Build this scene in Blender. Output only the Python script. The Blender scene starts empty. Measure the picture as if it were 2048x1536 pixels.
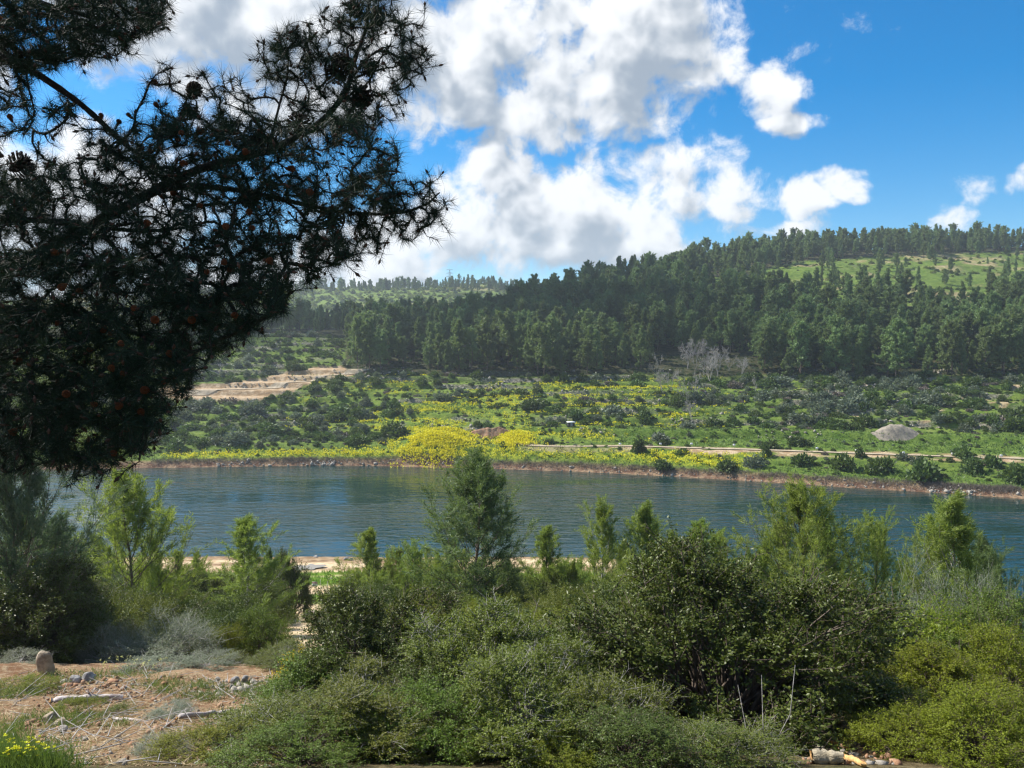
import bpy, bmesh, math, random
import numpy as np
from mathutils import Vector, Matrix, Euler

# ------------------------------------------------------------------ camera, sky, sun, exposure
scene = bpy.context.scene
C = scene.collection
F = 1550.0                      # focal length in pixels of the 2048 px wide photograph
CAMZ = 30.0                     # camera height over the lake
PITCH = math.atan(68 / F)       # looking slightly down: the horizon lies at row 700
cam = bpy.data.cameras.new('camera')
cam.sensor_width = 36.0
cam.lens = 36.0 * F / 2048.0
cam.clip_start = 0.05
cam.clip_end = 20000
cam_o = bpy.data.objects.new('camera', cam)
C.objects.link(cam_o)
cam_o.location = (0, 0, CAMZ)
cam_o.rotation_euler = (math.pi / 2 - PITCH, 0, 0)
scene.camera = cam_o

SUN_AZ = math.radians(-66)      # left of the view direction (+Y), a little in front
SUN_EL = math.radians(47)
SUN = Vector((math.sin(SUN_AZ) * math.cos(SUN_EL), math.cos(SUN_AZ) * math.cos(SUN_EL), math.sin(SUN_EL)))
sun = bpy.data.lights.new('sun', 'SUN')
sun.energy = 5.0
sun.angle = math.radians(0.55)
sun.color = (1.0, 0.955, 0.87)
sun_o = bpy.data.objects.new('sun', sun)
C.objects.link(sun_o)
sun_o.rotation_euler = SUN.to_track_quat('Z', 'Y').to_euler()

vs = scene.view_settings
vs.view_transform = 'Standard'
vs.look = 'None'
vs.exposure = 0.82
vs.gamma = 1.0
vs.use_curve_mapping = False
scene.cycles.max_bounces = 6
scene.cycles.diffuse_bounces = 3
scene.cycles.glossy_bounces = 3
scene.cycles.transmission_bounces = 4
scene.cycles.transparent_max_bounces = 8
scene.cycles.volume_bounces = 0
scene.cycles.sample_clamp_indirect = 4.0
scene.cycles.use_denoising = True
scene.cycles.denoiser = 'OPENIMAGEDENOISE'
scene.cycles.denoising_input_passes = 'RGB_ALBEDO_NORMAL'
scene.cycles.denoising_prefilter = 'ACCURATE'
scene.cycles.pixel_filter_type = 'BLACKMAN_HARRIS'
scene.cycles.filter_width = 1.3


def ray(u, v):
    """x and z slope (per metre of Y) of the ray through pixel (u, v)."""
    x = (np.asarray(u, float) - 1024) / F
    yy = (768 - np.asarray(v, float)) / F
    c, s = math.cos(PITCH), math.sin(PITCH)
    d = c + s * yy
    return x / d, (-s + c * yy) / d


def proj(X, Y, Z):
    c, s = math.cos(PITCH), math.sin(PITCH)
    z = Z - CAMZ
    dep = c * Y - s * z
    up = s * Y + c * z
    dep = np.where(np.abs(dep) < 1e-3, 1e-3, dep)
    return 1024 + F * X / dep, 768 - F * up / dep


class NT:
    """small helper to write node trees"""
    def __init__(self, tree):
        self.t = tree
        self.n = tree.nodes
        self.l = tree.links

    def add(self, typ, ins=None, **props):
        nd = self.n.new(typ)
        for k, val in props.items():
            setattr(nd, k, val)
        for k, val in (ins or {}).items():
            self.put(nd.inputs[k], val)
        return nd

    def put(self, sock, val):
        if isinstance(val, bpy.types.NodeSocket):
            self.l.new(val, sock)
        elif isinstance(val, bpy.types.Node):
            self.l.new(val.outputs[0], sock)
        else:
            sock.default_value = val

    def math(self, op, a, b=None, c=None, clamp=False):
        nd = self.n.new('ShaderNodeMath')
        nd.operation = op
        nd.use_clamp = clamp
        for i, val in enumerate((a, b, c)):
            if val is not None:
                self.put(nd.inputs[i], val)
        return nd.outputs[0]

    def noise(self, vec, scale, detail=4, rough=0.55, dist=0.0, dims='3D', lac=2.0):
        nd = self.add('ShaderNodeTexNoise', noise_dimensions=dims)
        if vec is not None:
            self.put(nd.inputs['Vector'], vec)
        nd.inputs['Scale'].default_value = scale
        nd.inputs['Detail'].default_value = detail
        nd.inputs['Roughness'].default_value = rough
        nd.inputs['Lacunarity'].default_value = lac
        nd.inputs['Distortion'].default_value = dist
        return nd.outputs[0]

    def mix(self, fac, a, b):
        nd = self.add('ShaderNodeMix', data_type='RGBA')
        self.put(nd.inputs[0], fac)
        for s_, val in ((nd.inputs[6], a), (nd.inputs[7], b)):
            if isinstance(val, (tuple, list)) and len(val) == 3:
                val = (*val, 1)
            self.put(s_, val)
        return nd.outputs[2]

    def smooth(self, val, a, b):
        nd = self.add('ShaderNodeMapRange', interpolation_type='SMOOTHSTEP')
        self.put(nd.inputs[0], val)
        nd.inputs[1].default_value = a
        nd.inputs[2].default_value = b
        return nd.outputs[0]


def azel(u, v):
    x, z = ray(u, v)
    az = math.degrees(math.atan(x))
    el = math.degrees(math.atan(float(z) / math.sqrt(1 + float(x) ** 2)))
    return az, el


# clouds: where each bank of cumulus stands in the sky (photo position, half size, weight)
CLOUDS = [
    (470, 40, 300, 140, 1.05), (920, 110, 190, 120, 1.05), (1240, 70, 200, 150, 1.1), (1040, 210, 290, 70, 1.0),
    (1370, 120, 110, 100, .6), (1550, 190, 66, 66, .72), (1570, 268, 60, 26, .85), (1150, 415, 300, 80, 1.0),
    (985, 345, 90, 70, .9), (1300, 345, 150, 70, .85), (1430, 405, 125, 50, .78), (900, 480, 240, 70, .95),
    (1130, 490, 320, 62, .95), (720, 530, 230, 55, .9), (1610, 410, 60, 40, .9), (1692, 375, 60, 36, 1.05),
    (1958, 370, 50, 36, .45), (1890, 436, 60, 28, .5), (2060, 365, 34, 38, .5), (1590, 462, 60, 24, .62),
    (150, 430, 330, 150, 1.1), (-150, 120, 170, 160, 1.0), (420, 600, 330, 80, .95), (1660, 88, 80, 26, .3),
    (640, 170, 200, 90, .95), (-400, 400, 300, 200, 1.0), (1620, 30, 40, 30, .2), (60, 620, 260, 90, .9),
    (700, -150, 500, 110, 1.0), (150, -260, 520, 200, 1.1), (2500, 300, 160, 60, .7), (2900, 420, 260, 80, .9),  # the high left bank, out of view, is added to brighten the lake
]


def cloud_group():
    g = bpy.data.node_groups.new('cloud_density', 'ShaderNodeTree')
    g.interface.new_socket('P', in_out='INPUT', socket_type='NodeSocketVector')
    g.interface.new_socket('D', in_out='OUTPUT', socket_type='NodeSocketFloat')
    g.interface.new_socket('S', in_out='OUTPUT', socket_type='NodeSocketFloat')
    b = NT(g)
    gi = g.nodes.new('NodeGroupInput')
    go = g.nodes.new('NodeGroupOutput')
    P = gi.outputs[0]
    # billow the outline before measuring the blobs
    w1 = b.add('ShaderNodeTexNoise', {'Vector': P, 'Scale': .16, 'Detail': 3.0}, noise_dimensions='3D')
    off = b.add('ShaderNodeVectorMath', {0: w1.outputs[1], 1: (.5, .5, .5)}, operation='SUBTRACT')
    off = b.add('ShaderNodeVectorMath', {0: off.outputs[0], 'Scale': 5.0}, operation='SCALE')
    Pw = b.add('ShaderNodeVectorMath', {0: P, 1: off.outputs[0]}, operation='ADD').outputs[0]
    best = None
    for (u, v, ru, rv, w) in CLOUDS:
        az, el = azel(u, v)
        k = math.cos(math.radians(min(abs(az), 60)))
        sx = math.degrees(ru / F) * k * k
        sy = math.degrees(rv / F) * k
        d = b.add('ShaderNodeVectorMath', {0: Pw, 1: (az, el, 0)}, operation='SUBTRACT')
        d = b.add('ShaderNodeVectorMath', {0: d.outputs[0], 1: (1 / sx, 1 / sy, 0)}, operation='MULTIPLY')
        d = b.add('ShaderNodeVectorMath', {0: d.outputs[0], 1: d.outputs[0]}, operation='DOT_PRODUCT')
        val = b.math('MULTIPLY_ADD', d.outputs['Value'], -.62 * w, w)
        best = val if best is None else b.math('MAXIMUM', best, val)
    # the rest of the sky carries scattered cumulus of the same kind
    sep = b.add('ShaderNodeSeparateXYZ', {0: P})
    big = b.noise(Pw, .045, 2, .5)
    gen = b.math('MULTIPLY_ADD', big, 5.0, -2.35)
    side = b.smooth(b.math('ABSOLUTE', sep.outputs[0]), 42, 56)
    high = b.smooth(sep.outputs[1], 30, 40)
    outside = b.math('MAXIMUM', side, high)
    gen = b.math('ADD', gen, b.math('MULTIPLY_ADD', outside, 3.0, -3.0))
    best = b.math('MAXIMUM', best, gen)
    best = b.math('MAXIMUM', best, -1.0)
    n1 = b.noise(P, .30, 10, .64, .25)
    n2 = b.noise(P, .11, 3, .5)
    val = b.math('ADD', best, b.math('MULTIPLY_ADD', n1, 2.7, -1.42))
    val = b.math('ADD', val, b.math('MULTIPLY_ADD', n2, 1.0, -.5))
    b.put(go.inputs[0], val)
    n3 = b.noise(P, .30, 2.5, .5, .25)
    vs2 = b.math('ADD', best, b.math('MULTIPLY_ADD', n3, 2.4, -1.25))
    vs2 = b.math('ADD', vs2, b.math('MULTIPLY_ADD', n2, 1.0, -.5))
    b.put(go.inputs[1], vs2)
    return g


world = bpy.data.worlds.new('World')
scene.world = world
world.use_nodes = True
wt = world.node_tree
wt.nodes.clear()
wb = NT(wt)
sky = wb.add('ShaderNodeTexSky', sky_type='NISHITA', sun_disc=False)
sky.sun_elevation = SUN_EL
sky.sun_rotation = SUN_AZ % (2 * math.pi)
sky.altitude = 600
sky.air_density = 1.0
sky.dust_density = .35
sky.ozone_density = 2.2
skyc = wb.add('ShaderNodeHueSaturation', {'Hue': .497, 'Saturation': 1.56, 'Value': 1.06, 'Color': sky.outputs[0]}).outputs[0]
tc = wb.add('ShaderNodeTexCoord')
sp = wb.add('ShaderNodeSeparateXYZ', {0: tc.outputs['Generated']})
az = wb.math('MULTIPLY', wb.math('ARCTAN2', sp.outputs[0], sp.outputs[1]), 57.2958)
el = wb.math('MULTIPLY', wb.math('ARCSINE', sp.outputs[2]), 57.2958)
P0 = wb.add('ShaderNodeCombineXYZ', {0: az, 1: el, 2: 0.0}).outputs[0]
CG = cloud_group()


def dens(off):
    p = wb.add('ShaderNodeVectorMath', {0: P0, 1: off}, operation='ADD').outputs[0]
    g = wb.add('ShaderNodeGroup', node_tree=CG)
    wb.put(g.inputs[0], p)
    return g.outputs


d0, s0 = dens((0, 0, 0))
d1, s1 = dens((-.7, 1.3, 0))
d2, s2 = dens((-1.5, 3.4, 0))
cover = wb.smooth(d0, .0, .68)
# light that reaches this spot of the cloud: less where more cloud lies towards the sun
occ = wb.math('ADD', wb.math('MULTIPLY', wb.smooth(s1, .0, 1.4), .36), wb.math('MULTIPLY', wb.smooth(s2, -.1, 1.5), .62))
edge = wb.math('ADD', wb.math('MULTIPLY', wb.math('SUBTRACT', d0, d1), .2), wb.math('MULTIPLY', wb.math('SUBTRACT', s0, s1), .3))
lit = wb.math('ADD', wb.math('SUBTRACT', 1.0, occ), edge, clamp=True)
ccol = wb.mix(wb.smooth(lit, .0, .95), (2.5, 2.95, 3.5), (6.9, 7.0, 7.1))
low = wb.smooth(el, 14, 1)
ccol = wb.mix(wb.math('MULTIPLY', low, .22), ccol, (6.2, 6.9, 7.4))
cover = wb.math('MULTIPLY', cover, wb.smooth(el, -1, 1.5))
col = wb.mix(wb.math('MULTIPLY', cover, .97), skyc, ccol)
bg = wb.add('ShaderNodeBackground', {'Color': col, 'Strength': .088})
wo = wb.add('ShaderNodeOutputWorld')
wt.links.new(bg.outputs[0], wo.inputs[0])
world.cycles.sampling_method = 'MANUAL'
world.cycles.sample_map_resolution = 512

# ------------------------------------------------------------------ helpers
rng = np.random.default_rng(7)


def _hash(ix, iy, seed):
    h = (ix.astype(np.int64) * 374761393 + iy.astype(np.int64) * 668265263 + seed * 982451653) & 0x7fffffff
    h = ((h ^ (h >> 13)) * 1274126177) & 0x7fffffff
    return ((h ^ (h >> 16)) & 0xffff) / 65535.0


def vnoise(x, y, seed=0):
    x = np.asarray(x, float)
    y = np.asarray(y, float)
    ix, iy = np.floor(x), np.floor(y)
    fx, fy = x - ix, y - iy
    fx = fx * fx * (3 - 2 * fx)
    fy = fy * fy * (3 - 2 * fy)
    a = _hash(ix, iy, seed)
    b = _hash(ix + 1, iy, seed)
    c = _hash(ix, iy + 1, seed)
    d = _hash(ix + 1, iy + 1, seed)
    return (a + (b - a) * fx) * (1 - fy) + (c + (d - c) * fx) * fy


def fbm(x, y, seed=0, octs=4, gain=.5):
    t, a, s = 0, 1.0, 0
    for i in range(octs):
        t = t + a * (vnoise(x * 2 ** i + 17.3 * i, y * 2 ** i - 9.1 * i, seed + i) - .5)
        s += a
        a *= gain
    return t / s * 2      # about -1..1


def sstep(a, b, x):
    t = np.clip((np.asarray(x, float) - a) / (b - a), 0, 1)
    return t * t * (3 - 2 * t)


def mesh(name, V, faces, smooth=False, attrs=None):
    """V (n,3); faces: list of index arrays of shape (m,3) or (m,4)."""
    if not isinstance(faces, (list, tuple)):
        faces = [faces]
    faces = [np.asarray(f, np.int32) for f in faces if len(f)]
    V = np.asarray(V, np.float32)
    me = bpy.data.meshes.new(name)
    me.vertices.add(len(V))
    me.vertices.foreach_set('co', V.ravel())
    tot = np.concatenate([np.full(len(f), f.shape[1], np.int32) for f in faces])
    idx = np.concatenate([f.ravel() for f in faces])
    st = np.concatenate([[0], np.cumsum(tot)[:-1]]).astype(np.int32)
    me.loops.add(len(idx))
    me.loops.foreach_set('vertex_index', idx)
    me.polygons.add(len(tot))
    me.polygons.foreach_set('loop_start', st)
    me.polygons.foreach_set('loop_total', tot)
    if smooth:
        me.polygons.foreach_set('use_smooth', np.ones(len(tot), bool))
    for k, a in (attrs or {}).items():
        at = me.attributes.new(k, 'FLOAT', 'POINT')
        at.data.foreach_set('value', np.asarray(a, np.float32))
    me.update(calc_edges=True)
    return me


def obj(name, me, mat=None, parent=None, loc=None, kind=None, label=None, cat=None, group=None):
    o = bpy.data.objects.new(name, me)
    C.objects.link(o)
    if mat is not None and me is not None:
        if not me.materials:
            me.materials.append(mat)
        elif me.materials[0] != mat:            # a copy that shares the mesh but has its own colour
            o.material_slots[0].link = 'OBJECT'
            o.material_slots[0].material = mat
    if parent is not None:
        o.parent = parent
    if loc is not None:
        o.location = loc
    for k, val in (('kind', kind), ('label', label), ('category', cat), ('group', group)):
        if val:
            o[k] = val
    return o


def thing(name, label, cat, loc, group=None, rz=0.0, scale=(1, 1, 1)):
    o = obj(name, None, label=label, cat=cat, group=group, loc=loc)
    o.empty_display_size = .2
    o.rotation_euler = (0, 0, rz)
    o.scale = scale
    return o


def join(parts):
    """[(V, F), ...] -> one V and one face list"""
    Vs, Fs, n = [], [], 0
    for V, Fc in parts:
        if len(V) == 0:
            continue
        Vs.append(V)
        for f in (Fc if isinstance(Fc, list) else [Fc]):
            Fs.append(np.asarray(f) + n)
        n += len(V)
    out = {}
    for f in Fs:
        out.setdefault(f.shape[1], []).append(f)
    return np.concatenate(Vs), [np.concatenate(x) for x in out.values()]


def unit(a):
    return a / np.maximum(np.linalg.norm(a, axis=-1, keepdims=True), 1e-9)


def frame(D):
    D = unit(D)
    up = np.where(np.abs(D[:, 2:3]) > .93, np.array([[1., 0, 0]]), np.array([[0, 0, 1.]]))
    A = unit(np.cross(D, up))
    return D, A, np.cross(A, D)


def segs(A, B, ra, rb, n=5):
    """tapered limbs from A to B, all at once"""
    A, B = np.asarray(A, float).reshape(-1, 3), np.asarray(B, float).reshape(-1, 3)
    m = len(A)
    ra, rb = np.broadcast_to(ra, m), np.broadcast_to(rb, m)
    D, U, W = frame(B - A)
    a = np.arange(n) / n * 2 * np.pi
    ring = U[:, None, :] * np.cos(a)[None, :, None] + W[:, None, :] * np.sin(a)[None, :, None]
    v0 = A[:, None, :] + ring * ra[:, None, None]
    v1 = B[:, None, :] + ring * rb[:, None, None]
    V = np.concatenate([v0, v1], 1).reshape(-1, 3)
    k = np.arange(n)
    q = np.stack([k, (k + 1) % n, (k + 1) % n + n, k + n], 1)
    Fc = (q[None] + (np.arange(m) * 2 * n)[:, None, None]).reshape(-1, 4)
    return V, [Fc]


def tube(P, R, n=7, caps=True):
    """one continuous tapered tube along the points P"""
    P = np.asarray(P, float)
    R = np.asarray(R, float)
    T = np.gradient(P, axis=0)
    T, U, W = frame(T)
    for i in range(1, len(P)):          # keep the rings from twisting
        u = U[i - 1] - T[i] * np.dot(U[i - 1], T[i])
        U[i] = u / np.linalg.norm(u)
        W[i] = np.cross(T[i], U[i])
    a = np.arange(n) / n * 2 * np.pi
    V = (P[:, None] + (U[:, None] * np.cos(a)[None, :, None] + W[:, None] * np.sin(a)[None, :, None]) * R[:, None, None]).reshape(-1, 3)
    k = np.arange(n)
    q = np.stack([k, (k + 1) % n, (k + 1) % n + n, k + n], 1)
    Fc = [(q[None] + (np.arange(len(P) - 1) * n)[:, None, None]).reshape(-1, 4)]
    if caps:
        V = np.concatenate([V, P[:1], P[-1:]])
        c0, c1 = len(V) - 2, len(V) - 1
        b = (len(P) - 1) * n
        Fc.append(np.concatenate([np.stack([(k + 1) % n, k, np.full(n, c0)], 1), np.stack([b + k, b + (k + 1) % n, np.full(n, c1)], 1)]))
    return V, Fc


def side_of(D, r, N=None, wild=.55):
    """sideways vector of each blade; with N the blades turn their faces towards N, as leaves do towards the light"""
    if N is None:
        return unit(np.cross(D, r.normal(size=D.shape)))
    return unit(np.cross(unit(N) + r.normal(size=D.shape) * wild, D))


def blades(P, D, L, W, r=rng, N=None, wild=.55):
    """thin pointed blades (one triangle each)"""
    m = len(P)
    D = unit(D)
    S = side_of(D, r, N, wild)
    L = np.broadcast_to(L, m)[:, None]
    W = np.broadcast_to(W, m)[:, None]
    V = np.stack([P - S * W / 2, P + S * W / 2, P + D * L], 1).reshape(-1, 3)
    return V, [np.arange(m * 3).reshape(-1, 3)]


def leaves(P, D, L, W, r=rng, fold=.25, N=None, wild=.55):
    """leaf blades folded along the midrib (two triangles each)"""
    m = len(P)
    D = unit(D)
    S = side_of(D, r, N, wild)
    Nn = np.cross(S, D)
    L = np.broadcast_to(L, m)[:, None]
    W = np.broadcast_to(W, m)[:, None]
    mid = P + D * L * .48 + Nn * W * fold
    V = np.stack([P, mid + S * W / 2, P + D * L, mid - S * W / 2], 1).reshape(-1, 3)
    i = np.arange(m)[:, None] * 4
    return V, [np.concatenate([i + np.array([[0, 1, 2]]), i + np.array([[0, 2, 3]])])]


# ------------------------------------------------------------------ materials
MATS = {}


def new_mat(name):
    m = bpy.data.materials.new(name)
    m.use_nodes = True
    m.node_tree.nodes.clear()
    MATS[name] = m
    return m, NT(m.node_tree)


def out(b, sh):
    o = b.add('ShaderNodeOutputMaterial')
    b.put(o.inputs[0], sh)
    return o


def leaf_mat(name, c1, c2, trans=.3, rough=.55, spec=.35, vary=.25, tcol=None):
    """foliage: each leaf and each plant differs a little in colour, light shines through"""
    m, b = new_mat(name)
    geo = b.add('ShaderNodeNewGeometry')
    oi = b.add('ShaderNodeObjectInfo')
    isl = geo.outputs['Random Per Island']
    pos = b.noise(geo.outputs['Position'], .9, 2, .5)
    f = b.math('ADD', b.math('MULTIPLY', isl, .7), b.math('MULTIPLY', pos, .6))
    f = b.math('SUBTRACT', f, .15, clamp=True)
    col = b.mix(f, c1, c2)
    hs = b.add('ShaderNodeHueSaturation', {'Color': col})
    b.put(hs.inputs['Hue'], b.math('MULTIPLY_ADD', oi.outputs['Random'], .035, .4825))
    b.put(hs.inputs['Value'], b.math('MULTIPLY_ADD', oi.outputs['Random'], vary * 2, 1 - vary))
    col = hs.outputs[0]
    pr = b.add('ShaderNodeBsdfPrincipled', {'Base Color': col, 'Roughness': rough, 'Specular IOR Level': spec})
    tcl = b.mix(.5, col, tcol or (c2[0] * 1.5, c2[1] * 1.6, c2[2] * .8))
    tr = b.add('ShaderNodeBsdfTranslucent', {'Color': tcl})
    mx = b.add('ShaderNodeMixShader', {0: trans, 1: pr.outputs[0], 2: tr.outputs[0]})
    out(b, mx.outputs[0])
    return m


def plain_mat(name, c1, c2, scale=6.0, rough=.8, bump=.3, spec=.2, stretch=(1, 1, 1), detail=6, bscale=None):
    m, b = new_mat(name)
    tcn = b.add('ShaderNodeTexCoord')
    mp = b.add('ShaderNodeMapping', {'Vector': tcn.outputs['Object'], 'Scale': stretch})
    n = b.noise(mp.outputs[0], scale, detail, .6)
    col = b.mix(b.smooth(n, .3, .7), c1, c2)
    oi = b.add('ShaderNodeObjectInfo')
    hs = b.add('ShaderNodeHueSaturation', {'Color': col})
    b.put(hs.inputs['Value'], b.math('MULTIPLY_ADD', oi.outputs['Random'], .3, .85))
    pr = b.add('ShaderNodeBsdfPrincipled', {'Base Color': hs.outputs[0], 'Roughness': rough, 'Specular IOR Level': spec})
    if bump:
        n2 = b.noise(mp.outputs[0], bscale or scale * 3, 5, .65)
        bp = b.add('ShaderNodeBump', {'Height': n2, 'Strength': bump, 'Distance': .05})
        b.put(pr.inputs['Normal'], bp.outputs[0])
    out(b, pr.outputs[0])
    return m


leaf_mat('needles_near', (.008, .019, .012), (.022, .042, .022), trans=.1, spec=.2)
leaf_mat('needles_young', (.11, .16, .028), (.27, .33, .065), trans=.42, vary=.12)
leaf_mat('needles_deep', (.06, .1, .03), (.15, .19, .06), trans=.38, vary=.15)
leaf_mat('needles_blue', (.05, .085, .05), (.11, .16, .085), trans=.35, vary=.1)
leaf_mat('forest', (.075, .125, .05), (.2, .265, .095), trans=.3, vary=.34)
leaf_mat('oak_leaf', (.028, .05, .008), (.12, .155, .028), trans=.2, rough=.42, spec=.25, vary=.1)
leaf_mat('oak_young', (.075, .1, .008), (.24, .26, .024), trans=.3, rough=.48, spec=.15, vary=.1)
leaf_mat('oak_olive', (.058, .08, .01), (.2, .225, .04), trans=.25, rough=.46, spec=.18, vary=.12)
leaf_mat('fresh_leaf', (.05, .092, .012), (.165, .225, .036), trans=.25, rough=.46, spec=.18, vary=.1)
leaf_mat('bright_leaf', (.1, .15, .012), (.26, .31, .03), trans=.4, rough=.48, spec=.3, vary=.1)
leaf_mat('grey_leaf', (.09, .115, .07), (.2, .225, .14), trans=.25, spec=.3, vary=.12)
leaf_mat('maquis', (.034, .066, .016), (.1, .145, .034), trans=.25, vary=.3)
leaf_mat('maquis_olive', (.08, .105, .07), (.15, .18, .12), trans=.22, vary=.2)
leaf_mat('far_bright', (.1, .14, .03), (.2, .24, .06), trans=.3, vary=.3)
leaf_mat('dry_shrub', (.11, .09, .075), (.2, .165, .14), trans=.1, vary=.2)
leaf_mat('yellow_flower', (.62, .6, .008), (.86, .84, .025), trans=.3, vary=.1, tcol=(.8, .7, .03))
leaf_mat('grass', (.06, .13, .015), (.17, .26, .035), trans=.35, vary=.1)
leaf_mat('herb_green', (.06, .11, .02), (.15, .2, .05), trans=.3, vary=.15)
leaf_mat('straw', (.3, .22, .11), (.55, .43, .25), trans=.1, vary=.1)
leaf_mat('pale_flower', (.5, .48, .16), (.8, .78, .4), trans=.2, vary=.1)
leaf_mat('broom_flower', (.55, .36, .01), (.8, .55, .02), trans=.3, vary=.1)
plain_mat('bark', (.09, .065, .05), (.2, .16, .13), scale=9, stretch=(1, 1, .25), bump=.8)
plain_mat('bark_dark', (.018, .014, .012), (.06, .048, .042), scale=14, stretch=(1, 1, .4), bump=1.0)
plain_mat('bark_pale', (.28, .26, .24), (.5, .47, .44), scale=10, stretch=(1, 1, .3), bump=.5)
plain_mat('bare_wood', (.24, .22, .2), (.42, .4, .38), scale=5, bump=.2)
plain_mat('limestone', (.24, .21, .175), (.45, .41, .35), scale=3, bump=.8, bscale=12)
plain_mat('tan_rock', (.2, .15, .1), (.42, .35, .26), scale=5, bump=.9, bscale=16)
plain_mat('grey_rock', (.16, .15, .145), (.42, .4, .38), scale=4, bump=.9, bscale=14)
plain_mat('pink_rock', (.36, .26, .22), (.55, .46, .42), scale=2.5, bump=.8, bscale=9)
plain_mat('log_grey', (.2, .15, .13), (.62, .56, .53), scale=7, stretch=(.35, 1, 1), bump=.7)
plain_mat('cut_wood', (.5, .28, .1), (.7, .45, .2), scale=9, stretch=(.5, 2, 2), bump=.3)
plain_mat('orange_wood', (.55, .2, .04), (.75, .34, .08), scale=7, stretch=(.4, 2, 2), bump=.4)
plain_mat('beige_bark', (.3, .25, .17), (.52, .45, .33), scale=8, stretch=(.4, 1.5, 1.5), bump=.7)
plain_mat('road_dirt', (.34, .27, .18), (.52, .43, .31), scale=.6, bump=.4, bscale=4)
plain_mat('sand', (.46, .34, .2), (.66, .52, .34), scale=.5, bump=.5, bscale=5)
plain_mat('red_earth', (.26, .125, .065), (.42, .27, .17), scale=1.2, stretch=(3, 3, .6), bump=.8, bscale=3)
plain_mat('gravel', (.17, .15, .13), (.34, .29, .22), scale=1.3, bump=1.0, bscale=5)
plain_mat('orange_cone', (.1, .03, .012), (.2, .065, .022), scale=60, bump=.5)
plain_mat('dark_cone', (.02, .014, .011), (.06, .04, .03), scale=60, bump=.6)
plain_mat('bud_brown', (.03, .018, .014), (.09, .045, .03), scale=60, bump=.3)
plain_mat('white_paint', (.72, .72, .72), (.82, .82, .82), scale=3, bump=0, rough=.5)
plain_mat('steel', (.2, .2, .21), (.32, .32, .33), scale=8, bump=0, rough=.5, spec=.5)
plain_mat('dark_board', (.022, .024, .028), (.05, .052, .06), scale=5, bump=.2)
plain_mat('rust_board', (.16, .06, .05), (.24, .1, .08), scale=6, bump=.1)


m, b = new_mat('shade_cloud')
out(b, b.add('ShaderNodeMixShader', {0: .09, 1: b.add('ShaderNodeBsdfTransparent').outputs[0], 2: b.add('ShaderNodeBsdfDiffuse', {'Color': (.85, .85, .85, 1)}).outputs[0]}).outputs[0])


def near_ground_mat():
    m, b = new_mat('near_ground')
    tcn = b.add('ShaderNodeTexCoord')
    P = tcn.outputs['Object']
    at = lambda n: b.add('ShaderNodeAttribute', attribute_name=n).outputs['Fac']
    n1 = b.noise(P, .8, 8, .62)
    n2 = b.noise(P, 5.0, 7, .68)
    n3 = b.noise(P, 22.0, 4, .7)
    soil = b.mix(b.smooth(n1, .36, .64), (.19, .1, .052), (.3, .195, .11))
    soil = b.mix(b.smooth(n2, .46, .66), soil, (.38, .29, .18))
    soil = b.mix(b.math('MULTIPLY', b.smooth(n3, .54, .72), .7), soil, (.55, .47, .34))
    soil = b.mix(b.math('MULTIPLY', b.smooth(n3, .46, .3), .6), soil, (.16, .075, .035))
    litter = b.mix(b.smooth(n2, .38, .62), (.06, .055, .025), (.16, .13, .065))
    litter = b.mix(b.math('MULTIPLY', b.smooth(n1, .5, .64), .7), litter, (.075, .1, .03))
    sand = b.mix(b.smooth(n1, .35, .65), (.48, .34, .19), (.68, .54, .36))
    sand = b.mix(b.math('MULTIPLY', b.smooth(n2, .52, .7), .6), sand, (.3, .21, .13))
    mud = b.mix(b.smooth(n1, .4, .62), (.2, .125, .07), (.36, .26, .16))
    grass = b.mix(b.smooth(n2, .35, .65), (.07, .14, .012), (.17, .27, .03))
    col = b.mix(at('soil'), litter, soil)
    col = b.mix(at('sand'), col, sand)
    col = b.mix(at('mud'), col, mud)
    col = b.mix(at('grass'), col, grass)
    pr = b.add('ShaderNodeBsdfPrincipled', {'Base Color': col, 'Roughness': .95, 'Specular IOR Level': .1})
    h = b.math('ADD', b.math('MULTIPLY', n2, .7), b.math('MULTIPLY', n3, .35))
    bp = b.add('ShaderNodeBump', {'Height': h, 'Strength': .9, 'Distance': .16})
    b.put(pr.inputs['Normal'], bp.outputs[0])
    out(b, pr.outputs[0])


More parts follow.
